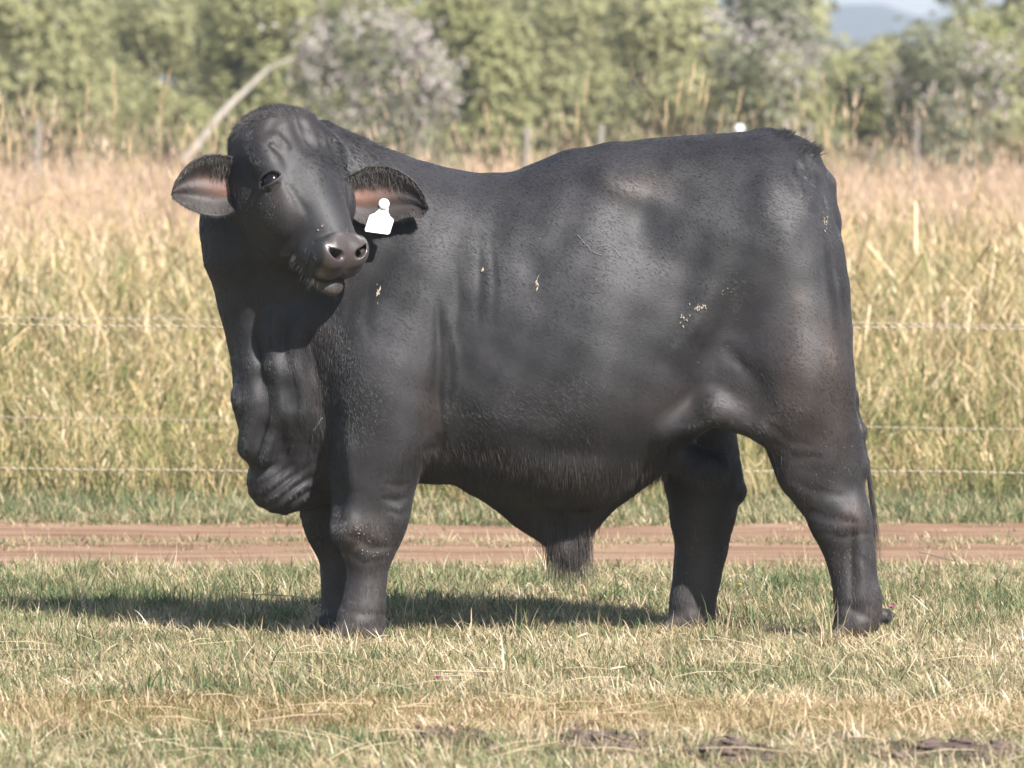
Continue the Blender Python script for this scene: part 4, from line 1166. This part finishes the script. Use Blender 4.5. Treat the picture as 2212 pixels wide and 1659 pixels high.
def ear(T, B, y0, y1, cup, thick=.007, back=0.):
    """T, B: upper and lower edge from root to tip (photo points); the hollow faces the camera"""
    nu, nv = 34, 26
    T = np.array(T, float); B = np.array(B, float)
    def curve(C, u):
        L = np.concatenate([[0], np.cumsum(np.linalg.norm(np.diff(C, axis=0), axis=1))]); L /= L[-1]
        return np.stack([smooth_interp(u, L, C[:, 0]), smooth_interp(u, L, C[:, 1])], -1)
    u = np.linspace(0, 1, nu); ct = curve(T, u); cb = curve(B, u)
    VF = []; col = []
    for sgn in (0, 1):
        for i in range(nu):
            for j in range(nv):
                v = j / (nv - 1); p = ct[i] * (1 - v) + cb[i] * v
                prof = 1 - abs(2 * v - 1) ** 2.2
                Y = y0 + (y1 - y0) * u[i] + cup * prof * (1 - .35 * u[i]) * math.sin(min(u[i] * 1.1 + .45, 1.57)) * (1 - u[i] ** 5) + .004 * math.sin(v * 16 + u[i] * 5) * prof
                edge = min(1, min(v, 1 - v) * 9, (1 - u[i]) * 9)
                Y += sgn * thick * (edge ** .5) + sgn * .010 * prof
                if v < .12: Y -= .006 * (1 - v / .12) * (1 - sgn)
                VF.append(W(p[0], p[1], Y))
                inn = (1 - sgn) * np.exp(-((v - .50 - .06 * math.sin(u[i] * 7)) / .17) ** 4) * np.clip(1.0 - 1.45 * u[i], 0, 1) * np.clip(u[i] * 5, .25, 1)
                col.append((inn, v, u[i], sgn))
    n = nu * nv; F = []
    for i in range(nu - 1):
        for j in range(nv - 1):
            a = i * nv + j
            F.append([a, a + 1, a + nv + 1, a + nv]); F.append([n + a, n + a + nv, n + a + nv + 1, n + a + 1])
    rim = [j for j in range(nv)] + [i * nv + nv - 1 for i in range(1, nu)] + [(nu - 1) * nv + j for j in range(nv - 2, -1, -1)] + [i * nv for i in range(nu - 2, 0, -1)]
    for a, b_ in zip(rim, rim[1:] + rim[:1]): F.append([a, n + a, n + b_, b_])
    return np.array(VF), np.array(F), np.array(col)

bvh0 = BVHTree.FromPolygons(V.tolist(), Q.tolist())
def surf_y(px, py):
    d = W(px, py, 0) - CAM; d /= np.linalg.norm(d); return bvh0.ray_cast(Vector(CAM), Vector(d))[0][1]
yL = HW(.13, .13, -.13)[1]; yR = min(surf_y(800, 400), surf_y(840, 380), surf_y(840, 450), surf_y(890, 440)) - .055
print('ear depth', yL, yR)
earL = ear([(530, 350), (508, 341), (482, 335), (455, 333), (427, 341), (402, 359), (384, 384), (375, 403), (372, 413)], [(545, 425), (522, 445), (500, 460), (474, 468), (446, 465), (416, 455), (390, 441), (376, 429), (372, 421)], yL + .00, yL - .05, .055)
earR = ear([(735, 392), (765, 374), (795, 360), (832, 358), (868, 371), (897, 394), (917, 424), (924, 446)], [(735, 425), (752, 462), (775, 480), (812, 488), (850, 480), (885, 469), (908, 468), (921, 455)], yR + .0, yR - .03, .042)
nb0 = len(V)
allV = np.concatenate([V, earL[0], earR[0]])
Qa = np.concatenate([Q, earL[1] + nb0, earR[1] + nb0 + len(earL[0])])

# colours that belong to the animal: brown tinge, dust, bare muzzle; inner ear, horn, wetness
x, y, z = allV.T
loc = (allV - HO) @ HM
def blob(px, py, rx, ry, Y=-.28):
    cx, cz = px_world(px, py, Y)
    return np.exp(-((x - cx) * PXM / rx) ** 2 - ((z - cz) * PXM / ry) ** 2)
g1 = vnoise(x * 14, z * 14 + y * 9, 5)
brown = np.clip(.60 * blob(1760, 830, 110, 150) + .28 * blob(1500, 880, 180, 40) + 1.1 * blob(1850, 1120, 30, 30) + .25 * blob(700, 850, 30, 120) + .3 * blob(930, 890, 30, 100) + .22 * np.clip((.50 - z) * 2.6, 0, 1)
                + .30 * blob(620, 280, 80, 50) + .4 * blob(1380, 405, 60, 30) + .35 * blob(590, 430, 40, 40), 0, 1) * (.75 + .7 * g1)
dust = np.clip(.45 * blob(1795, 765, 16, 34) * (.4 + .9 * vnoise(x * 90, z * 140, 3)) + .25 * blob(1722, 655, 14, 40) + .32 * blob(770, 1160, 60, 40) + .15 * np.clip((.2 - z) * 5, 0, 1) + .12 * blob(720, 1230, 30, 90, .1)
               + .10 * blob(1380, 400, 70, 40) + .20 * blob(1510, 1180, 30, 120, .15), 0, 1) * (.3 + .9 * vnoise(x * 50, z * 50, 8))
s_, l_, n_ = loc.T
muz = np.clip((s_ - .452 - .020 * np.clip((np.abs(l_) - .04) / .03, 0, 2) - .25 * np.clip(-n_ - .03, 0, .3)) / .012, 0, 1) * np.clip((n_ + .092) / .012, 0, 1) * np.clip((.080 - np.abs(l_) + .10 * np.clip(n_ + .085, -.2, 0)) / .008, 0, 1)
chin = np.clip((s_ - .485) / .02, 0, 1) * np.clip((-.105 - n_) / .02, 0, 1) * (np.abs(l_) < .05) * (s_ < .62) * (n_ > -.19)
tear = np.exp(-((s_ - .30) / .05) ** 2 - ((l_ - .10) / .03) ** 2 - ((n_ + .02) / .03) ** 2)
dust = np.clip(dust + .55 * chin + .10 * tear, 0, 1)
isear = np.zeros(len(allV)); earc = np.concatenate([earL[2], earR[2]])
inner = np.zeros(len(allV)); inner[nb0:] = earc[:, 0]
muz[nb0:] = 0
brown[nb0:] = .35; dust[nb0:] = .03 * (1 - earc[:, 3])
horn = np.clip((.050 - z) / .012, 0, 1); horn[nb0:] = 0
wetm = muz * np.clip(np.exp(-((np.abs(l_) - .068) / .02) ** 2) + np.exp(-((n_ + .095) / .016) ** 2) * .7, 0, 1)
tint = np.stack([brown, dust, muz * .95], 1); skin = np.stack([inner, horn, wetm], 1)
me = mesh('bull', allV, Qa, m_coat, True, tint)
a = me.color_attributes.new('skin', 'FLOAT_COLOR', 'POINT'); c4 = np.ones((len(allV), 4), np.float32); c4[:, :3] = skin; a.data.foreach_set('color', c4.ravel())
bull = link('bull', me)
props(bull, 'black bull with a white ear tag standing side on, head turned to the camera', 'bull')

# ------------------------------------------------------------------ coat, long hair, whiskers
fn = np.zeros(len(me.polygons) * 3, np.float32); me.polygons.foreach_get('normal', fn); fn = fn.reshape(-1, 3)
fa = np.zeros(len(me.polygons), np.float32); me.polygons.foreach_get('area', fa)
fc = allV[Qa].mean(1)
bvh = BVHTree.FromPolygons(allV.tolist(), Qa.tolist())
def hit(px, py):
    d = W(px, py, 0) - CAM; d /= np.linalg.norm(d)
    h = bvh.ray_cast(Vector(CAM), Vector(d))
    return (None, None) if h[0] is None else (np.array(h[0]), np.array(h[1]))

def flow(P, N):
    """which way the coat lies at P"""
    d = np.zeros_like(P)
    d[:] = (.75, 0, -.60)
    legs = np.clip((.66 - P[:, 2]) * 5, 0, 1)[:, None]
    d = d * (1 - legs) + np.array([.12, 0, -1]) * legs
    rump = np.clip((P[:, 0] - .78) * 6, 0, 1)[:, None] * np.clip((P[:, 2] - .6) * 4, 0, 1)[:, None]
    d = d * (1 - rump) + np.array([.15, 0, -1]) * rump
    neck = np.clip((-.30 - P[:, 0]) * 4, 0, 1)[:, None] * (1 - legs)
    d = d * (1 - neck) + np.array([.25, 0, -1]) * neck
    q = (P - HO) @ HM
    hd = (np.exp(-(((q - np.array([.26, 0, -.07])) / np.array([.33, .17, .17])) ** 2).sum(1) ** 3))[:, None]
    hdir = HA[None] * np.where(q[:, 0:1] > .10, 1, -1) + HL[None] * q[:, 1:2] * 5
    d = d * (1 - hd) + hdir * hd
    d += .10 * np.stack([np.sin(P[:, 2] * 21 + P[:, 0] * 13), 0 * P[:, 0], np.sin(P[:, 0] * 25 - P[:, 2] * 9)], 1)
    d -= N * (d * N).sum(1)[:, None]
    return d / (np.linalg.norm(d, axis=1)[:, None] + 1e-9)

def curves(name, P0, dirs, N, length, rad, mat, parent, lift=.25, bend=.0, grav=0., wav=.0, npt=4, lab=None, taper=.15):
    n = len(P0); t = np.linspace(0, 1, npt)
    L = np.asarray(length)[:, None]
    pts = np.zeros((n, npt, 3)); ph = rng.random((n, 1)) * 6.28; sd = np.cross(N, dirs)
    d = dirs + N * lift * (.5 + rng.random((n, 1))); d /= np.linalg.norm(d, axis=1)[:, None]
    p = P0 - N * .0012
    pts[:, 0] = p
    for k in range(1, npt):
        d = d + np.array([0, 0, -grav]) / npt * 2 - N * bend / npt + sd * wav * np.sin(ph + k * 1.7)
        d /= np.linalg.norm(d, axis=1)[:, None]
        p = p + d * L / (npt - 1); pts[:, k] = p
    hc = bpy.data.hair_curves.new(name); hc.add_curves([npt] * n)
    hc.attributes['position'].data.foreach_set('vector', pts.astype(np.float32).ravel())
    ra = hc.attributes.get('radius') or hc.attributes.new('radius', 'FLOAT', 'POINT')
    ra.data.foreach_set('value', (np.asarray(rad)[:, None] * (1 - (1 - taper) * t[None] ** 1.5)).astype(np.float32).ravel())
    hc.materials.append(mat)
    o = link(name, hc, parent)
    o['kind'] = 'stuff'
    if lab: o['label'] = lab
    return o

def sample(n, weight):
    w = fa * weight; w = w / w.sum(); i = rng.choice(len(fa), n, p=w)
    a, b_ = rng.random((n, 1)), rng.random((n, 1))
    q = allV[Qa[i]]; P = (q[:, 0] * (1 - a) + q[:, 1] * a) * (1 - b_) + (q[:, 3] * (1 - a) + q[:, 2] * a) * b_
    return P, fn[i].astype(float), i
fl = (fc - HO) @ HM
bare = ((fl[:, 0] > .445) & (fl[:, 2] > -.108) & (np.abs(fl[:, 1]) < .09) & (np.abs(fl[:, 2]) < .2))
eyez = (((fc - HW(EYE[0], EYE[1] + .017, EYE[2] + .013)) ** 2).sum(1) < .027 ** 2) | (((fc - HW(EYE[0], -EYE[1] - .017, EYE[2] + .013)) ** 2).sum(1) < .027 ** 2)
isearf = (Qa[:, 0] >= nb0)
wt = np.where(bare | eyez | (fc[:, 2] < .045), 0, 1.0) * np.where(fn[:, 1] < .25, 1, .12)
innf = np.zeros(len(fa)); innf[isearf] = skin[Qa[isearf, 0], 0]
wt = wt * np.where(innf > .15, 0, 1)
head_f = (((fl - np.array([.26, 0, -.07])) / np.array([.33, .17, .17])) ** 2).sum(1) < 1
wt = wt * np.where(head_f, 1.8, 1)
P, N, i = sample(380000, wt)
h = head_f[i]; ln = np.where(h, .008, .0125) * (.6 + .8 * rng.random(len(P))); ln = np.where(P[:, 2] < .35, ln * 1.25, ln)
curves('coat_hair', P, flow(P, N), N, ln, np.full(len(P), .00045), m_hair, bull, lift=.15, bend=.02)
# longer hair: belly edge, poll, tail head, crest, chest, back of the legs
def region(n, fnw, length, rad, lift, grav, mat, name, wav=.12, npt=5, dirs=None, lab=None):
    w = fnw(fc, fn) * np.where(bare | eyez | isearf, 0, 1)
    P, N, i = sample(n, w)
    d = flow(P, N) if dirs is None else np.tile(np.array(dirs, float), (n, 1))
    return curves(name, P, d, N, length * (.5 + .8 * rng.random(n)), np.full(n, rad), mat, bull, lift=lift, grav=grav, wav=wav, npt=npt, lab=lab)
def G(c, px, py, rx, ry, Y=-.2):
    cx, cz = px_world(px, py, Y); return np.exp(-((c[:, 0] - cx) * PXM / rx) ** 2 - ((c[:, 2] - cz) * PXM / ry) ** 2)
region(5200, lambda c, n_: (G(c, 1100, 1010, 130, 32) + G(c, 1270, 1055, 90, 25) + .8 * G(c, 980, 990, 60, 20)) * (n_[:, 1] < .2) * (n_[:, 2] < .1), .024, .00034, .35, .7, m_hairB, 'belly_hair', lab='longer curling hair along the lower edge of the belly')
region(2600, lambda c, n_: G(c, 1505, 1010, 85, 36, -.07) * (n_[:, 1] < .3), .036, .0004, .3, .9, m_hairB, 'scrotum_hair')
region(2400, lambda c, n_: G(c, 1225, 1165, 38, 40, 0), .050, .0004, .35, 1.2, m_hairB, 'sheath_hair')
region(3500, lambda c, n_: (((c - HW(.03, 0, -.06)) ** 2).sum(1) < .13 ** 2) * 1.0, .017, .0004, .45, -.1, m_hairB, 'poll_hair')
region(260, lambda c, n_: G(c, 1690, 290, 18, 10, 0) * (n_[:, 2] > .3), .020, .0007, .55, -.1, m_hair, 'tail_head_hair', dirs=(.8, 0, .45))
region(320, lambda c, n_: G(c, 1748, 326, 22, 14, 0) * ((n_[:, 2] > .2) | (n_[:, 0] > .3)), .024, .0007, .5, -.1, m_hair, 'tail_head_hair', dirs=(.85, 0, .25))
region(2500, lambda c, n_: (G(c, 760, 330, 60, 40, -.05)) * (n_[:, 2] > .1), .022, .0004, .5, 0, m_hair, 'crest_hair')
region(1800, lambda c, n_: (G(c, 700, 880, 30, 90, -.2) + G(c, 690, 720, 40, 70, -.2)) * (n_[:, 1] < .2), .022, .0004, .35, .5, m_hairB, 'chest_hair')
# shaggy tuft below the sheath
tp = []; tn = []
for k in range(620):
    a = rng.random() * 6.28; r_ = math.sqrt(rng.random())
    p = W(1230 + 50 * r_ * math.cos(a), 1158 + 16 * rng.random(), -.012 + .035 * r_ * math.sin(a)); tp.append(p); tn.append((math.cos(a) * .5, math.sin(a) * .5, -.2))
tp = np.array(tp); tn = np.array(tn); tn /= np.linalg.norm(tn, axis=1)[:, None]
curves('sheath_tuft', tp, np.tile([0., 0, -1.], (620, 1)), tn, .15 * (.30 + .75 * rng.random(620) ** 1.6), np.full(620, .0006), m_hairB, bull, lift=.18, grav=.6, wav=.20, npt=9, lab='ragged wet tuft of hair hanging under the sheath')
# tail switch behind the near hock
n = 170
u_ = rng.random(n)
p = np.stack([W(1857 + 13 * u_[k], 890 + 110 * u_[k], -.04 + .04 * rng.random()) for k in range(n)])
curves('tail_switch', p, np.tile([.15, 0, -1.], (n, 1)), np.tile([.4, -.3, 0.], (n, 1)) + rng.normal(0, .2, (n, 3)), .34 * (.35 + .75 * rng.random(n)), np.full(n, .0006), m_hairB, bull, lift=.10, grav=.4, wav=.07, npt=10, lab='wispy dark hair at the end of the tail behind the hock')
# hair fringing the ears and whiskers
def ear_hair(E, n, u0, u1, v0, v1, dirv, L, mat, name, lab=None):
    col = E[2]; k = np.where((col[:, 1] > v0) & (col[:, 1] < v1) & (col[:, 2] > u0) & (col[:, 2] < u1) & (col[:, 3] < .5))[0]
    k = rng.choice(k, n); p = E[0][k] + rng.normal(0, .003, (n, 3)); p[:, 1] -= .003
    return curves(name, p, np.tile(np.array(dirv, float), (n, 1)) + rng.normal(0, .28, (n, 3)), np.tile([0., -1, 0], (n, 1)), L * (.25 + .95 * rng.random(n)), np.full(n, .00035), mat, bull, lift=.35, grav=.3, bend=.5, wav=.08, npt=6, lab=lab)
m_hairG = hair_material('greyish_ear_hair', (.030, .027, .026), (.10, .09, .085), brown=(.22, .17, .13))
ear_hair(earL, 240, .0, .42, .05, .42, (-.10, 0, -1), .036, m_hairG, 'ear_hair', 'long grey hair falling inside the ear')
ear_hair(earL, 500, .0, .9, .0, .10, (-.3, 0, -.8), .016, m_hairG, 'ear_hair')
ear_hair(earL, 500, .2, 1., .85, 1.0, (.1, 0, -1), .012, m_hairG, 'ear_hair')
ear_hair(earR, 360, .03, .70, .04, .34, (.22, 0, -1), .028, m_hairG, 'ear_hair', 'long grey hair falling inside the ear')
ear_hair(earR, 600, .0, 1., .0, .10, (.3, 0, -.6), .012, m_hairG, 'ear_hair')
ear_hair(earR, 500, .1, 1., .8, 1.0, (.3, 0, -1), .012, m_hairG, 'ear_hair')
m_whisk, _, _ = material('pale_whisker', (.16, .15, .145), .4, .5)
wp = []; wd = []
for k in range(44):
    s = .42 + .12 * rng.random(); l = .055 + .03 * rng.random(); n_w = -.09 - .07 * rng.random()
    q_ = HW(s, l, n_w); h_ = bvh.find_nearest(Vector(q_)); wp.append(h_[0]); wd.append(h_[1])
for k in range(16):
    q_ = HW(.50 + .03 * rng.random(), -.05 - .03 * rng.random(), -.09 - .05 * rng.random()); h_ = bvh.find_nearest(Vector(q_)); wp.append(h_[0]); wd.append(h_[1])
wp = np.array(wp); wd = np.array(wd)
dd = wd + HA * .5 + rng.normal(0, .25, wd.shape); dd /= np.linalg.norm(dd, axis=1)[:, None]
curves('whiskers', wp, dd, wd, .035 * (.4 + .8 * rng.random(len(wp))), np.full(len(wp), .00028), m_whisk, bull, lift=.3, grav=.3, npt=5)
# eyelashes
n = 60; tt_ = rng.random(n) * 2 - 1
lp = np.array([HW(*(EYE + np.array([-.0150 + .004 * t * t, .024 * .74 - .673 * t * .022, .024 * .673 + .74 * t * .022]))) for t in tt_])
ld = np.tile(HM @ np.array([-.1, .74, .673]), (n, 1)) + rng.normal(0, .15, (n, 3))
curves('eyelashes', lp, ld, np.tile(HM @ np.array([-1., 0, 0]), (n, 1)), np.full(n, .016), np.full(n, .00035), m_hair, bull, lift=.1, grav=.5, npt=5)

# ------------------------------------------------------------------ eyes
m_eye, nt, b = material('dark_eye', (.008, .006, .009), .14, .4); b.inputs['Specular IOR Level'].default_value = .35
def uv_ball(c, r, nu=28, nv=16):
    Vv = [c + r * np.array([0, 0, 1.])]
    for j in range(1, nv):
        for i_ in range(nu):
            th, ph = math.pi * j / nv, 2 * math.pi * i_ / nu
            Vv.append(c + r * np.array([math.sin(th) * math.cos(ph), math.sin(th) * math.sin(ph), math.cos(th)]))
    Vv.append(c - r * np.array([0, 0, 1.])); Ff = []
    for i_ in range(nu): Ff.append([0, 1 + i_, 1 + (i_ + 1) % nu])
    for j in range(nv - 2):
        for i_ in range(nu):
            a_ = 1 + j * nu + i_; b2 = 1 + j * nu + (i_ + 1) % nu; Ff.append([a_, a_ + nu, b2 + nu, b2])
    o = 1 + (nv - 2) * nu
    for i_ in range(nu): Ff.append([o + i_, len(Vv) - 1, o + (i_ + 1) % nu])
    return Vv, Ff
for sg in (1, -1):
    Vv, Ff = uv_ball(HW(EYE[0], sg * EYE[1], EYE[2]), .0278)
    link('eye', mesh('eye', Vv, Ff, m_eye), bull)

# ------------------------------------------------------------------ ear tag with its button
m_tag, _, bt = material('white_tag_plastic', (.86, .85, .84), .35, .5)
m_ink, _, _ = material('overexposed_ink', (.62, .60, .60), .6, .2)  # overexposure put into the colour: digits washed out to pale grey
m_pin, _, _ = material('dark_pin', (.05, .04, .04), .5, .4)
yT = yR - .052
outline = [(826, 436), (833, 436), (838, 441), (839, 448), (838.5, 457), (842, 466), (850, 474), (850.5, 477), (842, 504), (838, 506.5), (790, 500), (788, 496), (797.5, 467), (800, 464), (810, 460), (819, 452), (822, 446), (822, 440)]
fo = [W(a, b_, yT - .010 * min(1, max(0, (b_ - 440) / 60))) for a, b_ in outline]; k = len(fo)
bk_ = [p + np.array([0, .0025, 0]) for p in fo]
tag = link('ear_tag', mesh('ear_tag', fo + bk_, [list(range(k))[::-1], [k + i for i in range(k)]] + [[i, (i + 1) % k, k + (i + 1) % k, k + i] for i in range(k)], m_tag, False), bull); tag['label'] = 'white plastic ear tag with pale overexposed ink'
ctr = W(829.5, 440.5, yT - .003)
bt_ = MB().add(tube([ctr + np.array([0, .012, 0]), ctr, ctr + np.array([0, -.004, 0]), ctr + np.array([0, -.005, 0])], [.0150, .0155, .0145, .008], 20))
link('tag_button', bt_.mesh('tag_button', m_tag), tag)
pn = W(820, 447, yT + .010)
link('tag_pin', MB().add(tube([pn, pn + np.array([.008, .03, .004])], [.005, .006], 10)).mesh('tag_pin', m_pin), tag)
def lettering(txt, px, py, size):
    c = bpy.data.curves.new('tag_lettering', 'FONT'); c.body = txt; c.size = size; c.align_x = 'CENTER'; c.extrude = .0002; c.materials.append(m_ink)
    t = link('tag_lettering', c); bpy.context.view_layer.update(); me_ = bpy.data.meshes.new_from_object(t); bpy.data.objects.remove(t)
    t2 = link('tag_lettering', me_, tag); t2.location = W(px, py, yT - .0116); t2.rotation_euler = (math.radians(97), math.radians(8), 0)
    return t2
lettering('75', 822, 496, .022)

# ------------------------------------------------------------------ dried mud and straw stuck to the hide
m_fleck, _, _ = material('dried_straw_and_mud', (.34, .28, .22), .9, .1)
mb = MB(); r = random.Random(9)
def flecks(px, py, rx, ry, n, s, el=1.5):
    for _ in range(n):
        p, nn = hit(px + r.gauss(0, rx * .5), py + r.gauss(0, ry * .5))
        if p is None: continue
        t = np.cross(nn, [r.gauss(0, .5), 0, 1]); t /= np.linalg.norm(t); u2 = np.cross(nn, t); q = s * (.4 + r.random())
        o = p + nn * .0035
        mb.add(([o - t * q, o - u2 * q * el, o + t * q * .8, o + u2 * q * el * .9, o + nn * q * .5], [[0, 1, 4], [1, 2, 4], [2, 3, 4], [3, 0, 4]]))
for a in ((1161, 612, 4, 14, 9, .0024, 3), (1042, 580, 3, 8, 5, .0018, 3), (817, 632, 5, 14, 9, .0024, 3), (1512, 664, 22, 8, 22, .0020, 2), (1475, 688, 12, 12, 12, .0020, 2), (1560, 630, 20, 16, 5, .0016, 1.5), (1782, 480, 9, 22, 20, .0018, 1.5),
          (697, 488, 4, 3, 4, .0022, 1), (688, 497, 3, 2, 3, .002, 1), (750, 500, 5, 3, 3, .0016, 1), (600, 445, 30, 20, 5, .0012, 1), (1380, 385, 60, 40, 14, .0010, 1), (780, 1150, 40, 30, 30, .0013, 1.5), (810, 1200, 30, 20, 12, .0013, 1.5),
          (1780, 1000, 70, 70, 40, .0010, 1.5), (1830, 1200, 40, 70, 40, .0010, 1.5), (1510, 1180, 40, 80, 50, .0010, 1.5), (1100, 500, 120, 120, 14, .0009, 1.5), (1350, 600, 200, 150, 20, .0009, 1.5), (770, 800, 60, 120, 16, .0009, 1.5), (735, 310, 90, 60, 14, .001, 1)):
    flecks(*a)
fk = link('dried_flecks', mb.mesh('dried_flecks', m_fleck, False), bull); fk['kind'] = 'stuff'; fk['label'] = 'pale flecks of dried mud and straw stuck to the coat'
# scratches in the coat: raised pale lines
m_scr, _, _ = material('pale_scratch', (.20, .21, .22), .6, .3)
for pl, w in (([(1248, 508), (1262, 525), (1275, 540), (1290, 549), (1302, 553)], .0010), ([(1293, 533), (1310, 530), (1326, 538), (1338, 552), (1347, 562)], .0010), ([(697, 900), (688, 915), (680, 925), (676, 935)], .0010)):
    pts = []
    for a, b_ in zip(pl[:-1], pl[1:]):
        for t in np.linspace(0, 1, 6)[:-1]:
            p, nn = hit(a[0] + (b_[0] - a[0]) * t + r.gauss(0, .6), a[1] + (b_[1] - a[1]) * t + r.gauss(0, .8))
            if p is not None: pts.append(p + nn * (.0016 + .0012 * r.random()))
    if len(pts) > 2:
        q_ = link('scratch', MB().add(tube(pts, [w * (.25 + 1.1 * r.random()) for _ in pts], 5)).mesh('scratch', m_scr), bull); q_['label'] = 'thin pale scratch in the hide'
# ------------------------------------------------------------------ small things in the turf
m_pink, _, _ = material('pink_petal', (.62, .10, .38), .6, .3)
m_yellow, _, _ = material('yellow_petal', (.65, .50, .08), .6, .3)
m_stem, _, _ = material('flower_stem', (.10, .16, .05), .7, .3)
def flower(label, px, py, mat, size, h):
    """a small flower whose head shows at (px, py) at height h over the turf"""
    Z = (1.38 - h) * FPX / (py - 320); Y = Z - DIST; p = W(px, py, Y)
    root = link('meadow_flower', None, loc=(p[0], Y, 0)); props(root, label, 'flower')
    mb = MB(); c = np.array([0, 0, p[2]])
    for k in range(12):
        a = k * 2.4; el = .3 + .9 * (k / 12)
        d = np.array([math.cos(a) * math.cos(el), math.sin(a) * math.cos(el), math.sin(el)]); s = np.cross(d, [0, 0, 1]); s /= np.linalg.norm(s) + 1e-9
        mb.add(([c, c + d * size * .6 + s * size * .3, c + d * size, c + d * size * .6 - s * size * .3], [[0, 1, 2, 3]]))
    link('petals', mb.mesh('petals', mat, False), root)
    link('stem', MB().add(tube([np.array([.01, 0, 0]), np.array([.004, 0, p[2] * .5]), c], [.0012, .001, .001], 5)).mesh('stem', m_stem), root)
flower('bright pink flower in the middle of the turf in front of the forelegs', 945, 1466, m_pink, .011, .05)
flower('bright pink flower just behind the dewclaw of the near hind hoof', 1926, 1314, m_pink, .010, .08)
flower('faint pink flower low in the dry turf below the hind legs', 1750, 1436, m_pink, .007, .04)
flower('small yellow flower in the turf between the hind legs', 1598, 1266, m_yellow, .010, .08)
flower('small purple pink flower in the verge right of the bull', 2049, 1062, m_pink, .010, .10)
flower('small yellow flower in the verge close behind the near hock', 1897, 1060, m_yellow, .010, .10)
flower('pale yellow bloom in the verge left of the far hind leg', 1915, 1043, m_yellow, .008, .12)

# long fallen straws lying on the turf
mb = MB(); r = random.Random(2)
for (a, b_, c_, d_, w) in ((930, 1449, 1085, 1452, .0022), (1085, 1452, 1140, 1460, .0018), (590, 1448, 630, 1490, .003), (640, 1490, 660, 1506, .003), (1960, 1452, 1985, 1408, .002), (1250, 1375, 1270, 1368, .005), (1790, 1462, 1830, 1414, .002), (420, 1392, 560, 1380, .0012), (520, 1280, 660, 1290, .0025), (1985, 1192, 2075, 1215, .003), (1990, 1235, 2010, 1185, .002), (1320, 1445, 1350, 1440, .004)):
    p1 = []
    for px, py in ((a, b_), ((a + c_) / 2, (b_ + d_) / 2), (c_, d_)):
        Z = (1.38 - .035) * FPX / (py - 320); p1.append(W(px, py, Z - DIST))
    mb.add(tube(p1, [w * .8, w, w * .5], 5))
for _ in range(160):
    px = r.uniform(-100, 2300); py = 1390 + 270 * r.random(); Z = 1.36 * FPX / (py - 320); p = W(px, py, Z - DIST); p[2] = .02 + .03 * r.random()
    a = r.random() * 6.283; L = r.uniform(.03, .12); d = np.array([math.cos(a) * L, math.sin(a) * L, r.uniform(-.01, .03)])
    mb.add(tube([p - d, p + np.array([0, 0, .006]), p + d], [.0007, .0012, .0005], 4, False))
m_straw, _, _ = material('bleached_straw', (.52, .42, .27), .7, .3)
o = link('fallen_straws', mb.mesh('fallen_straws', m_straw, False)); props(o, kind='stuff')

# clods of trampled mud
mb = MB(); r = random.Random(6)
from mathutils import noise as mn
def clod(c, s):
    Vv, Ff = uv_ball(np.zeros(3), 1., 12, 8)
    out = []
    for v in Vv:
        k_ = Vector((s * 999, c[0] * 7, 0)); f = 1 + .60 * mn.noise(Vector(v) * 1.5 + k_) + .35 * mn.noise(Vector(v) * 4 + k_)
        out.append(c + np.array([v[0] * s * 1.3, v[1] * s * 1.1, v[2] * s * .6]) * f)
    mb.add((out, Ff))
for (px, py, rx, ry, n) in ((1260, 1588, 60, 16, 26), (1330, 1620, 130, 22, 40), (985, 1608, 90, 10, 16), (1560, 1640, 80, 14, 20), (2080, 1640, 150, 18, 34), (1820, 1615, 30, 12, 6)):
    for _ in range(n * 3):
        x_, y_ = px + r.gauss(0, rx * .6), py + r.gauss(0, ry * .6); Z = 1.37 * FPX / (y_ - 320); p = W(x_, y_, Z - DIST)
        p[2] = float(ground_h(np.array([p[0]]), np.array([p[1]]))[0]) + .004; clod(p, r.uniform(.003, .008) + .012 * r.random() ** 3)
m_clod, nt, b = material('dark_mud', rough=.85, spec=.3)
tc = nt.nodes.new('ShaderNodeNewGeometry').outputs['Position']
nt.links.new(ramp(nt, noise(nt, 45, 5, tc, .7), [(.3, (.080, .056, .046)), (.7, (.19, .14, .115))]), b.inputs['Base Color'])
bp = node(nt, 'ShaderNodeBump'); bp.inputs['Strength'].default_value = .8; bp.inputs['Distance'].default_value = .006
nt.links.new(noise(nt, 120, 5, tc, .7), bp.inputs['Height']); nt.links.new(bp.outputs[0], b.inputs['Normal'])
o = link('mud_clods', mb.mesh('mud_clods', m_clod, True)); props(o, kind='stuff')
print('scene built in', time.time() - T0)
